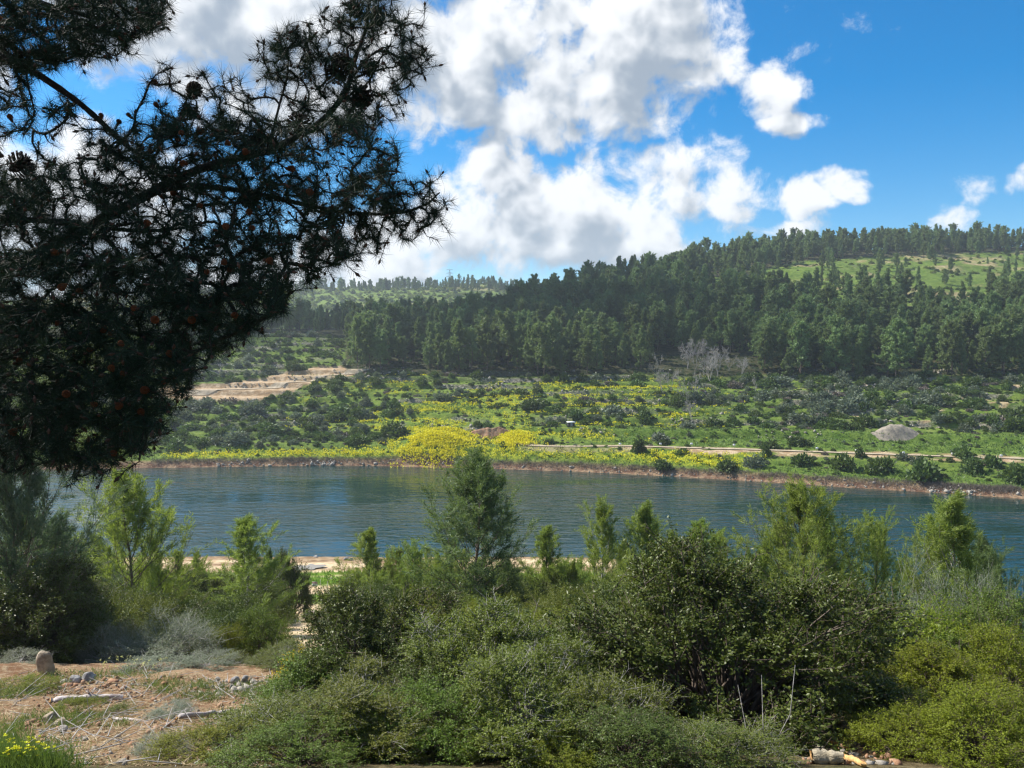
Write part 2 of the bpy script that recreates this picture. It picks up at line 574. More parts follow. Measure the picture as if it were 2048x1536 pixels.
def far_ground_mat():
    m, b = new_mat('far_ground')
    tcn = b.add('ShaderNodeTexCoord')
    P = tcn.outputs['Object']
    at = lambda n: b.add('ShaderNodeAttribute', attribute_name=n).outputs['Fac']
    n1 = b.noise(P, .08, 6, .6)
    n2 = b.noise(P, .45, 7, .66)
    n3 = b.noise(P, 2.2, 5, .7)
    grass = b.mix(b.smooth(n1, .38, .62), (.06, .1, .018), (.11, .17, .025))
    grass = b.mix(b.smooth(n2, .42, .66), grass, (.15, .2, .035))
    grass = b.mix(b.math('MULTIPLY', b.smooth(n3, .55, .72), .35), grass, (.2, .19, .1))
    earth = b.mix(b.smooth(n2, .4, .62), (.3, .2, .11), (.5, .38, .25))
    stone = b.mix(b.smooth(n3, .4, .62), (.09, .085, .055), (.3, .27, .22))
    lush = b.mix(b.smooth(n2, .36, .64), (.06, .11, .016), (.13, .19, .035))
    shore = b.mix(b.smooth(n2, .4, .62), (.13, .07, .045), (.3, .2, .12))
    shore = b.mix(b.math('MULTIPLY', b.smooth(n3, .56, .7), .8), shore, (.48, .4, .3))
    yel = b.mix(b.smooth(n2, .38, .6), (.11, .17, .02), (.32, .34, .025))
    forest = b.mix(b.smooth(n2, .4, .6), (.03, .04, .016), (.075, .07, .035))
    col = b.mix(at('riser'), grass, stone)
    col = b.mix(at('earth'), col, earth)
    col = b.mix(at('lush'), col, lush)
    col = b.mix(at('yellow'), col, yel)
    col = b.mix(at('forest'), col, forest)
    col = b.mix(at('shore'), col, shore)
    pr = b.add('ShaderNodeBsdfPrincipled', {'Base Color': col, 'Roughness': .95, 'Specular IOR Level': .1})
    h = b.math('ADD', b.math('MULTIPLY', n2, .6), b.math('MULTIPLY', n3, .4))
    bp = b.add('ShaderNodeBump', {'Height': h, 'Strength': 1.0, 'Distance': .8})
    b.put(pr.inputs['Normal'], bp.outputs[0])
    out(b, pr.outputs[0])


def water_mat():
    m, b = new_mat('lake_water')
    tcn = b.add('ShaderNodeTexCoord')
    P = tcn.outputs['Object']
    mp = b.add('ShaderNodeMapping', {'Vector': P, 'Rotation': (0, 0, math.radians(-14)), 'Scale': (.34, 1.0, 1)})
    mp2 = b.add('ShaderNodeMapping', {'Vector': P, 'Rotation': (0, 0, math.radians(24)), 'Scale': (.5, 1.1, 1)})
    a = b.noise(mp.outputs[0], .6, 3, .55, .5)
    c = b.noise(mp2.outputs[0], 1.3, 3, .6, .4)
    gust = b.noise(b.add('ShaderNodeMapping', {'Vector': P, 'Scale': (.014, .05, 1)}).outputs[0], 1.0, 4, .55, .5)
    g = b.smooth(gust, .36, .62)
    h = b.math('ADD', b.math('MULTIPLY', a, .9), b.math('MULTIPLY', c, .16))
    bp = b.add('ShaderNodeBump', {'Height': h, 'Distance': .6})
    b.put(bp.inputs['Strength'], b.math('MULTIPLY_ADD', g, .42, .12))
    pr = b.add('ShaderNodeBsdfPrincipled', {'Base Color': (.009, .03, .026, 1), 'Roughness': .06, 'IOR': 1.333, 'Specular IOR Level': .5, 'Normal': bp.outputs[0]})
    out(b, pr.outputs[0])


near_ground_mat()
far_ground_mat()
water_mat()

# ------------------------------------------------------------------ terrain
ND_Y = np.array([-60, -6, 0, 4, 7, 10, 15, 20, 24, 30, 45, 60, 70, 76, 85, 96, 108, 113, 125, 160])
ND_D = np.array([-2, 1.2, 1.6, 2.6, 4.1, 5.35, 7.0, 8.3, 9.9, 12.3, 16.6, 21, 24.6, 26, 27.3, 28.4, 29.6, 30.2, 31.6, 33.5])


def near_z(X, Y):
    X = np.asarray(X, float)
    Y = np.asarray(Y, float)
    Ye = Y + 30 * sstep(8, 55, X)
    z = CAMZ - np.interp(Ye, ND_Y, ND_D)
    amp = np.interp(Ye, [0, 12, 25, 60, 90, 115], [.12, .16, .5, .6, .25, .1])
    z = z + amp * fbm(X * .12, Y * .12, 3, 4)
    clear = sstep(9, 11, Y) * (1 - sstep(20, 23, Y)) * (1 - sstep(-2.5, .5, X))
    z = z + clear * (.13 * fbm(X * 1.1, Y * 1.1, 11, 4) + .05 * fbm(X * 5, Y * 5, 12, 2))
    return z


# far side: for a set of picture columns the profile from the shore up to the ridge and beyond
FU = np.array([-900, 0, 300, 560, 700, 850, 1000, 1150, 1350, 1550, 1700, 2048, 2900], float)
SHORE_V = np.array([944, 940, 936, 932, 931, 933, 938, 943, 953, 965, 975, 997, 1040.])


def zr(v, Y):
    return CAMZ + Y * ray(1024, v)[1]


FY = np.zeros((len(FU), 10))
FZ = np.zeros((len(FU), 10))
for i, u in enumerate(FU):
    ys = 30 / -ray(1024, SHORE_V[i])[1]
    yr = float(np.interp(u, [0, 700, 1000, 1150, 1350, 1700, 2048, 2900], [213, 213, 204, 200, 196, 186.5, 177, 150]))
    vr = float(np.interp(u, [0, 700, 1000, 1150, 1350, 1700, 2048, 2900], [893, 893, 893, 894, 897, 907, 918, 940]))
    ye = float(np.interp(u, [-900, 300, 700, 1000, 1400, 2048, 2900], [285, 285, 282, 280, 278, 268, 250]))
    ve = float(np.interp(u, [-900, 300, 560, 700, 1000, 1400, 2048, 2900], [745, 748, 748, 750, 756, 758, 755, 750]))
    y6 = float(np.interp(u, [0, 700, 1000, 1350, 2048], [352, 352, 362, 385, 385]))
    v6 = float(np.interp(u, [-900, 0, 560, 700, 1000, 1150, 1350, 1700, 2048, 2900], [690, 680, 670, 680, 668, 648, 630, 612, 608, 620]))
    y7 = float(np.interp(u, [-900, 0, 700, 1000, 1150, 1350, 1550, 2048, 2900], [430, 430, 432, 445, 480, 540, 590, 620, 620]))
    v7 = float(np.interp(u, [-900, 0, 560, 700, 850, 1000, 1150, 1350, 1550, 1700, 2048, 2900], [668, 660, 655, 652, 648, 640, 588, 541, 504, 493, 497, 520]))
    y8 = y7 + 90
    z7 = zr(v7, y7)
    FY[i] = [ys - 25, ys, ys + 2.2, yr - 1.6, yr + 2.0, yr + 24, ye, y6, y7, y8]
    FZ[i] = [-4, -.05, 1.5, zr(vr, yr), zr(vr, yr) + .15, zr(vr - 48, yr + 24), zr(ve, ye), zr(v6, y6), z7, z7 - 14]

FARV = ([-900, 0, 400, 560, 700, 850, 1000, 1100, 1300, 2900], [612, 598, 588, 582, 575, 573, 573, 582, 600, 640])


def col_u(X, Y):
    return 1024 + F * np.asarray(X, float) / np.maximum(np.asarray(Y, float), 1.0)


def far_raw(X, Y):
    X, Y = np.broadcast_arrays(np.asarray(X, float), np.asarray(Y, float))
    u = col_u(X, Y)
    ky = np.stack([np.interp(u, FU, FY[:, k]) for k in range(10)])
    kz = np.stack([np.interp(u, FU, FZ[:, k]) for k in range(10)])
    z = np.where(Y < ky[0], kz[0], kz[9])
    for k in range(9):
        t = (Y - ky[k]) / (ky[k + 1] - ky[k])
        z = np.where((t >= 0) & (t < 1), kz[k] + (kz[k + 1] - kz[k]) * t, z)
    # the far ridge behind
    vf = np.interp(u, *FARV)
    zt = CAMZ + 1040 * ray(1024, vf)[1]
    t = (Y - ky[9]) / (1040 - ky[9])
    zf = kz[9] + (zt - kz[9]) * np.clip(t, 0, 1) ** 1.1
    zf = np.where(Y > 1040, zt - (Y - 1040) * .05, zf)
    return np.where(Y > ky[9], zf, z), ky, u


def lump(X, Y, u0, Y0, wx, wy, h):
    x0 = (u0 - 1024) / F * Y0
    d = ((X - x0) / wx) ** 2 + ((Y - Y0) / wy) ** 2
    return h * np.exp(-d * 1.2)


def far_z(X, Y, want=False):
    X, Y = np.broadcast_arrays(np.asarray(X, float), np.asarray(Y, float))
    z, ky, u = far_raw(X, Y)
    n = fbm(X * .03, Y * .03, 21, 4)
    amp = sstep(ky[2], ky[2] + 6, Y) * np.interp(Y, [150, 300, 500, 1000], [.35, .8, 2.5, 6])
    flat = 1 - np.exp(-((Y - ky[3] - 1.8) / 4.0) ** 2) * sstep(930, 1010, u)
    z = z + n * amp * flat
    # dry stone terraces
    h = z + .9 * fbm(X * .018, Y * .018, 31, 2)
    step = 2.1
    f = h / step - np.floor(h / step)
    s = sstep(.0, .16, f)
    terr = np.floor(h / step) * step + step * (s * .82 + f * .18)
    m = sstep(ky[4] + 4, ky[4] + 9, Y) * (1 - sstep(ky[6] + 4, ky[6] + 25, Y))
    left = sstep(ky[6] - 2, ky[6] + 8, Y) * (1 - sstep(ky[7] + 20, ky[7] + 45, Y)) * (1 - sstep(640, 720, u))
    m = np.maximum(m, left)
    left2 = (1 - sstep(900, 1000, u)) * sstep(ky[2] + 5, ky[2] + 10, Y) * (1 - sstep(ky[4] + 4, ky[4] + 9, Y))
    m = np.maximum(m, left2)
    up = sstep(1350, 1500, u) * sstep(470, 485, Y) * (1 - sstep(560, 575, Y))
    m = np.maximum(m, up)
    # patches where terraces have slumped
    m = m * sstep(-.55, -.2, fbm(X * .025 + 5, Y * .025, 41, 3))
    zt = z + (terr - h) * m
    riser = m * (1 - sstep(.12, .2, f)) * sstep(-.15, .25, fbm(X * .09, Y * .3, 51, 3))
    zt = zt + lump(X, Y, 872, 208, 9.5, 7.5, 3.0) + lump(X, Y, 1030, 209, 5.0, 5, 1.5)
    if want:
        return zt, riser, ky, u
    return zt


def ground(X, Y):
    X, Y = np.broadcast_arrays(np.asarray(X, float), np.asarray(Y, float))
    return np.where(Y < 135, near_z(X, Y), far_z(X, Y))


def hit(u, v, y0, y1, n=900):
    """where the rays through the photo positions meet the ground"""
    u, v = np.atleast_1d(np.asarray(u, float)), np.atleast_1d(np.asarray(v, float))
    sx, sz = ray(u, v)
    Y = np.linspace(y0, y1, n)
    X = sx[:, None] * Y[None]
    Z = CAMZ + sz[:, None] * Y[None]
    below = ground(X, np.broadcast_to(Y, X.shape)) >= Z
    k = np.where(below.any(1), below.argmax(1), n - 1)
    y = Y[k]
    return np.stack([sx * y, y, ground(sx * y, y)], 1)


def inpoly(u, v, poly):
    u, v = np.asarray(u, float), np.asarray(v, float)
    res = np.zeros(u.shape, bool)
    n = len(poly)
    for i in range(n):
        (x1, y1), (x2, y2) = poly[i], poly[(i + 1) % n]
        if y1 == y2:
            continue
        c = ((y1 > v) != (y2 > v)) & (u < (x2 - x1) * (v - y1) / (y2 - y1) + x1)
        res ^= c
    return res


def soft(u, v, cu, cv, ru, rv, p=1.0):
    return np.exp(-(((u - cu) / ru) ** 2 + ((v - cv) / rv) ** 2) * p)


CLEARING = [(1330, 572), (1500, 545), (1600, 522), (1800, 512), (2060, 502), (2060, 600), (1930, 622), (1760, 606), (1600, 612), (1480, 602)]
SCAR = [(285, 790), (330, 772), (470, 765), (590, 742), (640, 733), (680, 731), (745, 742), (700, 752), (640, 760), (590, 780), (540, 796), (470, 800), (380, 800)]


def far_masks(X, Y):
    z, riser, ky, u = far_z(X, Y, True)
    uu, v = proj(X, Y, z)
    nz = fbm(X * .05, Y * .09, 61, 4)
    nf = fbm(X * .22, Y * .35, 71, 3)
    shore = 1 - sstep(ky[2] - .8, ky[2] + .8 + nf * .9, Y)
    # flowers: the strip above the shore on the left, the two mounds, the slope over the road
    strip = sstep(ky[2] + .6, ky[2] + 1.8, Y) * (1 - sstep(ky[2] + 4.0, ky[2] + 7, Y)) * (1 - sstep(1010, 1120, u)) * sstep(310, 350, u)
    mound = np.clip(1.7 * soft(uu, v, 872, 872, 62, 34) - .35, 0, 1)
    mound = np.maximum(mound, np.clip(1.6 * soft(uu, v, 1030, 872, 34, 18) - .3, 0, 1))
    mound2 = np.clip(1.3 * soft(uu, v, 870, 906, 95, 16) - .2, 0, 1)
    below = sstep(ky[2] + 1, ky[2] + 3, Y) * (1 - sstep(ky[3] - 2, ky[3], Y)) * sstep(850, 980, u) * (1 - sstep(1450, 1560, u)) * sstep(-.25, .2, nz + .55 * nf)
    slope = sstep(ky[4] + 2, ky[4] + 6, Y) * (1 - sstep(ky[6] - 8, ky[6] + 6, Y)) * sstep(.18, .55, nz * .8 + .75 * nf) * sstep(540, 760, u) * (1 - sstep(1280, 1520, u)) * .8
    lines = (1 - riser) * sstep(ky[4] + 4, ky[4] + 9, Y) * (1 - sstep(ky[6] - 12, ky[6], Y)) * sstep(.2, .5, fbm(X * .03, Y * .5, 81, 3)) * sstep(420, 640, u) * (1 - sstep(1250, 1500, u)) * .7
    yellow = np.clip(np.maximum.reduce([strip, mound, mound2, below, slope, lines]), 0, 1)
    lush = np.maximum(sstep(ky[4] + .8, ky[4] + 2, Y) * (1 - sstep(ky[4] + 13, ky[4] + 17 + 3 * nf, Y)) * sstep(1080, 1260, u),
                      sstep(ky[2], ky[2] + 1, Y) * (1 - sstep(ky[2] + 6, ky[2] + 10, Y)) * (.5 + .5 * sstep(1450, 1620, u)))
    lush = np.maximum(lush, .75 * sstep(.05, .4, nz) * sstep(ky[4], ky[4] + 8, Y) * (1 - sstep(ky[6] - 10, ky[6] + 4, Y)) * sstep(480, 760, u) * (1 - sstep(1450, 1700, u)))
    lush = np.maximum(lush, .9 * soft(uu, v, 1960, 542, 45, 8))
    earth = inpoly(uu, v, SCAR).astype(float)
    bank = sstep(ky[3] - 2.2, ky[3] - 1.2, Y + 1.2 * nz) * (1 - sstep(ky[4] + .2, ky[4] + 1.6, Y + nz)) * sstep(1000, 1080, u) * sstep(-.3, .15, nf)
    earth = np.maximum(earth, bank)
    clear = inpoly(uu, v, CLEARING).astype(float)
    earth = np.maximum(earth, clear * sstep(.1, .5, nz + .4 * nf) * .75)
    lush = np.maximum(lush, clear * .55 * sstep(-.3, .2, nf - nz))
    earth = np.maximum(earth, sstep(1500, 1600, u) * sstep(ky[4] + 18, ky[4] + 22, Y) * (1 - sstep(ky[6] - 4, ky[6] + 2, Y)) * sstep(.38, .55, nf + .3 * nz) * .8)
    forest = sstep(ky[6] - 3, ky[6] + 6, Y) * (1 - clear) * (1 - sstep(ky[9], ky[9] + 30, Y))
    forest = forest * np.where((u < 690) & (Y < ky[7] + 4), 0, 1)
    far = sstep(ky[9] + 10, ky[9] + 60, Y)
    yellow = yellow * (1 - far) * (1 - earth) * (1 - shore)
    lush = lush * (1 - far)
    earth = np.maximum(earth, far * .45 * sstep(.0, .4, fbm(X * .012, Y * .012, 91, 4)))
    return z, dict(shore=shore, riser=riser * (1 - far), earth=earth, lush=lush, yellow=yellow, forest=forest)


def grid_faces(nr, nc):
    i = np.arange(nr - 1)[:, None] * nc + np.arange(nc - 1)[None]
    return np.stack([i, i + 1, i + nc + 1, i + nc], -1).reshape(-1, 4)


# near bank
rows = np.concatenate([np.arange(-58, 0, 4.0), np.arange(0, 8, .8), np.arange(8, 23, .22), np.arange(23, 60, .9), np.arange(60, 118, .9), np.arange(118, 160, 6)])
cols = np.concatenate([np.linspace(-2.2, -.75, 22)[:-1], np.linspace(-.75, .75, 260), np.linspace(.75, 2.2, 22)[1:]])
Yg = np.repeat(rows[:, None], len(cols), 1)
Xg = cols[None] * (np.maximum(Yg, -6) + 10)
Zg = near_z(Xg, Yg)
uu, vv = proj(Xg, np.maximum(Yg, 1), Zg)
Ye = Yg + 30 * sstep(8, 55, Xg)
nz = fbm(Xg * .3, Yg * .3, 5, 4)
soil = sstep(8, 9.5, Yg) * (1 - sstep(20.5, 22.5, Yg)) * (1 - sstep(-2.2, -.4, Xg + nz))
soil = np.maximum(soil, soft(Xg, Yg, 4.6, 10.8, 1.6, 1.8))
sand = sstep(66, 72, Ye + 3 * nz)
track = 1 - sstep(1.1, 1.9, np.abs(Xg - np.interp(Yg, [22, 40, 60, 75], [-6.2, -11.5, -16.4, -20])) + .5 * nz)
sand = np.maximum(sand, track * sstep(20, 24, Yg))
grass = np.maximum(sstep(90, 91.5, Ye + nz) * (1 - sstep(98, 99.5, Ye + 1.5 * nz)), sstep(79.5, 80.5, Ye + nz) * (1 - sstep(85, 86, Ye + nz))) * (.2 + .8 * sstep(-.5, -.1, fbm(Xg * .08, Yg * .3, 6, 3)))
mud = sstep(99, 100.5, Ye + nz) * sstep(-.2, .3, fbm(Xg * .08, Yg * .4, 8, 4) + .15) + sstep(108.5, 110, Ye)
nearme = mesh('near_bank', np.stack([Xg, Yg, Zg], -1).reshape(-1, 3), grid_faces(len(rows), len(cols)), True,
              dict(soil=np.clip(soil, 0, 1).ravel(), sand=np.clip(sand, 0, 1).ravel(), grass=np.clip(grass, 0, 1).ravel(), mud=np.clip(mud, 0, 1).ravel()))
obj('near_bank', nearme, MATS['near_ground'], kind='structure', label='brown and sandy slope falling from the viewpoint to the near lake shore')

# far hillside
rows = np.concatenate([np.arange(130, 154, 8.0), np.arange(154, 296, .62), np.arange(296, 420, 2.2), np.arange(420, 640, 3.6), np.arange(640, 1300, 16.0)])
cols = np.concatenate([np.linspace(-1.3, -.72, 20)[:-1], np.linspace(-.72, .72, 330), np.linspace(.72, 1.3, 20)[1:]])
Yg = np.repeat(rows[:, None], len(cols), 1)
Xg = cols[None] * Yg
Zg, mk = far_masks(Xg, Yg)
farme = mesh('far_hillside', np.stack([Xg, Yg, Zg], -1).reshape(-1, 3), grid_faces(len(rows), len(cols)), True, {k: a.ravel() for k, a in mk.items()})
obj('far_hillside', farme, MATS['far_ground'], kind='structure', label='terraced green hillside rising across the lake to a wooded ridge')

# lake
lx, ly = np.meshgrid(np.linspace(-420, 420, 60), np.linspace(60, 235, 30))
lake = mesh('lake', np.stack([lx, ly, np.zeros_like(lx)], -1).reshape(-1, 3), grid_faces(30, 60), True)
obj('lake', lake, MATS['lake_water'], kind='structure', label='dark rippled reservoir lying between the two banks')


def strip(name, pts, width, mat, lift, label, y0=150, y1=330, n=140, close=False):
    P = hit([p[0] for p in pts], [p[1] for p in pts], y0, y1)
    t = np.linspace(0, len(P) - 1, n)
    k = np.arange(len(P))
    c = np.stack([np.interp(t, k, P[:, i]) for i in range(2)], 1)
    ker = np.ones(9) / 9
    for i in range(2):
        pad = np.pad(c[:, i], 4, mode='edge')
        c[:, i] = np.convolve(pad, ker, 'valid')
    T = unit(np.gradient(c, axis=0))
    Nn = np.stack([-T[:, 1], T[:, 0]], 1)
    rows_ = []
    for s in np.linspace(-1, 1, 5):
        w = width / 2 * s * (1 + .25 * fbm(t * .8, t * 0 + s, 4, 3))
        q = c + Nn * w[:, None]
        rows_.append(np.column_stack([q, ground(q[:, 0], q[:, 1]) + lift]))
    V = np.concatenate(rows_)
    obj(name, mesh(name, V, grid_faces(5, n), True), mat, kind='structure', label=label)


strip('dirt_road', [(985, 884), (1060, 892), (1150, 894), (1250, 893), (1350, 896), (1500, 900), (1620, 904), (1750, 909), (1900, 914), (2048, 918), (2200, 924)], 1.7, MATS['road_dirt'], .2, 'pale dirt road running along the far shore')
strip('hill_track', [(300, 793), (400, 786), (480, 779), (560, 772), (640, 758), (700, 746), (745, 739)], 2.2, MATS['road_dirt'], .2, 'pale dirt track climbing the far slope to the forest edge')

# puddle on the near flat
pc = hit([616], [1137], 60, 120)[0]
a = np.linspace(0, 2 * np.pi, 40, endpoint=False)
rr = 1 + .35 * np.sin(2 * a + 1) + .25 * np.sin(5 * a)
PV = np.column_stack([pc[0] + 1.5 * rr * np.cos(a), pc[1] + 1.6 * rr * np.sin(a), np.full(40, pc[2] + .2)])
m, b = new_mat('puddle_water')
out(b, b.add('ShaderNodeBsdfPrincipled', {'Base Color': (.25, .22, .18, 1), 'Roughness': .04, 'Specular IOR Level': .6}).outputs[0])
obj('puddle', mesh('puddle', PV, np.array([[i, (i + 1) % 40, 40] for i in range(40)]) if False else np.arange(40)[None][:, ::1].reshape(1, 40)), m, kind='structure', label='shiny puddle on the sandy near shore')

# unseen cloud bank added towards the sun; it shades the middle of the forest
cl_r = np.random.default_rng(5)
cparts = []
tgt = np.array([5, 395, 45.]) + np.array(SUN) * 900
bm = bmesh.new()
bmesh.ops.create_icosphere(bm, subdivisions=3, radius=1)
sv = np.array([v_.co for v_ in bm.verts])
sf = np.array([[x.index for x in f_.verts] for f_ in bm.faces])
bm.free()
SV, SF = sv, sf
for i in range(46):
    p = tgt + np.array([cl_r.uniform(-165, 150), cl_r.uniform(-75, 105), cl_r.uniform(-6, 22)])
    r_ = cl_r.uniform(24, 46)
    d = 1 + .2 * np.sin(sv @ cl_r.normal(size=3) * 5) + .1 * np.sin(sv @ cl_r.normal(size=3) * 11)
    cparts.append((sv * d[:, None] * np.array([r_, r_, r_ * .5]) + p, [sf]))
obj('cloud', mesh('cloud', *join(cparts), True), MATS['shade_cloud'], kind='structure', label='white cloud overhead, out of view, added to shade the forest')

# ------------------------------------------------------------------ growing plants
def dirs_around(A, spread, r):
    return unit(A + r.normal(size=A.shape) * spread)


def pine(seed, H, W, nb, ntw, ntuft, nbl, bl, bw, start=.14, shape=.8, up=.55, open_=.0, crown='cone', r0=.013, sparse=.0):
    """A pine: leaning trunk, ascending limbs, side twigs, bundles of needles. -> trunk mesh data, needle mesh data"""
    r = np.random.default_rng(seed)
    k = 12
    tz = np.linspace(0, H, k)
    lean = np.cumsum(r.normal(size=(k, 2)) * H * .007, 0)
    T = np.column_stack([lean, tz])
    R = r0 * H * (1 - np.linspace(0, 1, k)) ** .8 + .004 * H * .3
    wood = [tube(T, R, 7)]
    TP, TA = [], []
    sA, sB, sa, sb = [], [], [], []
    lobes = 1 + .35 * np.sin(np.arange(6) * 2.1 + r.uniform(0, 6, 6))
    for i in range(nb):
        t = start + (1 - start) * ((i + r.uniform(0, 1)) / nb) ** .9
        t = min(t, .985)
        base = np.array([np.interp(t * H, tz, T[:, 0]), np.interp(t * H, tz, T[:, 1]), t * H])
        a = i * 2.39996 + r.normal() * .35
        if crown == 'cone':
            prof = (1 - t) ** shape * (.55 + .45 * sstep(start, start + .2, t)) + .05
        else:               # rounded older crown
            q = (t - start) / (1 - start)
            prof = math.sqrt(max(0, 1 - (q * 1.9 - .8) ** 2 / 1.25)) + .06
        L = W / 2 * prof * r.uniform(.62, 1.22) * lobes[int(a * 6 / (2 * np.pi)) % 6]
        if r.random() < sparse:
            continue
        e0 = math.radians(14 + 46 * t + r.normal() * 10) if crown == 'cone' else math.radians(5 + 60 * t + r.normal() * 10)
        e1 = e0 + math.radians(38 * up * 1.6)
        m = 6
        pts = [base]
        for j in range(1, m):
            e = e0 + (e1 - e0) * j / m
            aa = a + r.normal() * .12
            pts.append(pts[-1] + L / (m - 1) * np.array([math.cos(e) * math.cos(aa), math.cos(e) * math.sin(aa), math.sin(e)]))
        pts = np.array(pts)
        rb = max(.0055 * H * (1 - t) ** .6 * .7, .004 * H * .25)
        rad = rb * (1 - np.linspace(0, .8, m))
        sA.append(pts[:-1]); sB.append(pts[1:]); sa.append(rad[:-1]); sb.append(rad[1:])
        tan = unit(np.gradient(pts, axis=0))
        n_t = max(2, int(ntw * (.45 + .75 * L / (W / 2))))
        for s in np.linspace(.28 + open_, 1.0, n_t):
            x = s * (m - 1)
            j = min(int(x), m - 2)
            p = pts[j] + (pts[j + 1] - pts[j]) * (x - j)
            d = unit(tan[j] + r.normal(size=3) * .62 + np.array([0, 0, .35 * up + .12]))
            l2 = L * .36 * (1.15 - .6 * s) * r.uniform(.6, 1.3) + .035 * H * r.uniform(.6, 1.2) * .6
            q = p + d * l2
            sA.append(p[None]); sB.append(q[None]); sa.append([rad[j] * .5]); sb.append([rad[-1] * .35])
            f = np.linspace(.3, 1.0, ntuft)
            TP.append(p + d * l2 * f[:, None])
            TA.append(np.repeat(unit(d + np.array([0, 0, .3 * up]))[None], ntuft, 0))
    wood.append(segs(np.concatenate(sA), np.concatenate(sB), np.concatenate(sa), np.concatenate(sb), 4))
    TP, TA = np.concatenate(TP), np.concatenate(TA)
    P = np.repeat(TP, nbl, 0) + r.normal(size=(len(TP) * nbl, 3)) * bl * .22
    A = dirs_around(np.repeat(TA, nbl, 0), .55, r)
    ctr = np.column_stack([np.interp(P[:, 2], tz, T[:, 0]), np.interp(P[:, 2], tz, T[:, 1]), P[:, 2]])
    Nf = unit(P - ctr) * .8 + np.repeat(TA, nbl, 0) * .4 + np.array([0, 0, .55]) + unit(P - np.repeat(TP, nbl, 0)) * .7
    nee = blades(P, A, bl * r.uniform(.65, 1.25, len(P)), bw * r.uniform(.7, 1.3, len(P)), r, Nf, .4)
    return join(wood), nee


def shrub(seed, rx, ry, h, nclump, rcl, ntw, nlf, ll, lw, low=.12, upb=.35, wood_r=.02, hollow=.35, narrow=False, stems=5):
    """A many-stemmed bush: stems to each clump, twigs in the clump, leaves along the twigs."""
    r = np.random.default_rng(seed)
    d = unit(r.normal(size=(nclump * 3, 3)))
    d[:, 2] = np.abs(d[:, 2]) * 1.0
    d = d[:nclump]
    rad = r.uniform(hollow, 1, nclump) ** .55
    lob = 1 + .22 * np.sin(d[:, 0] * 4 + r.uniform(0, 6)) * np.cos(d[:, 1] * 4 + r.uniform(0, 6)) + .14 * np.sin(d[:, 2] * 7 + d[:, 0] * 5)
    Cc = d * rad[:, None] * lob[:, None] * np.array([rx, ry, h * (1 - low)]) + np.array([0, 0, h * low])
    base = r.normal(size=(stems, 3)) * np.array([rx * .1, ry * .1, 0])
    sA, sB, sa, sb = [], [], [], []
    for i in range(nclump):
        b0 = base[i % stems] * np.array([1, 1, 0]) - np.array([0, 0, .25])
        c = Cc[i]
        mid = b0 + (c - b0) * .5 + np.array([0, 0, h * .1]) + r.normal(size=3) * rx * .07 - (c - b0) * np.array([.14, .14, 0])
        t = np.linspace(0, 1, 6)[:, None]
        q = b0 * (1 - t) ** 2 + mid * 2 * t * (1 - t) + c * t ** 2
        q[1:-1] += r.normal(size=(4, 3)) * rx * .02
        rr_ = wood_r * (1.0 - .8 * t[:, 0])
        sA.append(q[:-1]); sB.append(q[1:]); sa.append(rr_[:-1]); sb.append(rr_[1:])
    rc = rcl * r.uniform(.7, 1.3, nclump)
    outw = unit(Cc - np.array([0, 0, h * .25]))
    TD = unit(np.repeat(outw, ntw, 0) * .75 + r.normal(size=(nclump * ntw, 3)) * .75 + np.array([0, 0, upb]))
    T0 = np.repeat(Cc, ntw, 0) + r.normal(size=(nclump * ntw, 3)) * np.repeat(rc, ntw)[:, None] * .25
    TL = np.repeat(rc, ntw) * r.uniform(.45, 1.15, nclump * ntw)
    T1 = T0 + TD * TL[:, None]
    sA.append(T0); sB.append(T1)
    sa.append(np.full(len(T0), wood_r * .2)); sb.append(np.full(len(T0), wood_r * .07))
    nd = nclump // 3                     # bare dead twigs that stick out
    jd = r.integers(0, nclump, nd)
    dd = unit(outw[jd] + r.normal(size=(nd, 3)) * .5 + np.array([0, 0, .5]))
    e0 = Cc[jd] + dd * rc[jd][:, None] * .5
    e1 = e0 + dd * (rc[jd] * r.uniform(.5, 1.25, nd))[:, None]
    e2 = e1 + unit(dd + r.normal(size=(nd, 3)) * .4) * (rc[jd] * .4)[:, None]
    sA += [e0, e1, e1]; sB += [e1, e2, e1 + unit(dd + r.normal(size=(nd, 3)) * .8) * (rc[jd] * .35)[:, None]]
    sa += [np.full(nd, wood_r * .22), np.full(nd, wood_r * .15), np.full(nd, wood_r * .13)]
    sb += [np.full(nd, wood_r * .15), np.full(nd, wood_r * .05), np.full(nd, wood_r * .05)]
    wood = segs(np.concatenate(sA), np.concatenate(sB), np.concatenate(sa), np.concatenate(sb), 4)
    f = r.uniform(.15, 1.05, (len(T0), nlf))
    P = (T0[:, None] + (T1 - T0)[:, None] * f[..., None]).reshape(-1, 3) + r.normal(size=(len(T0) * nlf, 3)) * ll * .5
    D = unit(np.repeat(TD, nlf, 0) * .5 + r.normal(size=(len(P), 3)) * .8 + np.array([0, 0, .2]))
    keep = P[:, 2] > .02
    P, D = P[keep], D[keep]
    kz = (h * 1.0) / np.percentile(P[:, 2], 98)
    kx = rx / np.percentile(np.abs(P[:, 0]), 96)
    kyy = ry / np.percentile(np.abs(P[:, 1]), 96)
    nrm = np.array([kx, kyy, kz])
    P = P * nrm
    wood = (wood[0] * nrm, wood[1])
    cid = np.repeat(np.arange(nclump), ntw * nlf)[keep]
    Nf = unit(P / nrm - Cc[cid]) + outw[cid] * .6 + np.array([0, 0, .45])
    fol = leaves(P, D, ll * r.uniform(.65, 1.3, len(P)), lw * r.uniform(.7, 1.3, len(P)), r, .18, Nf, .5)
    return wood, fol


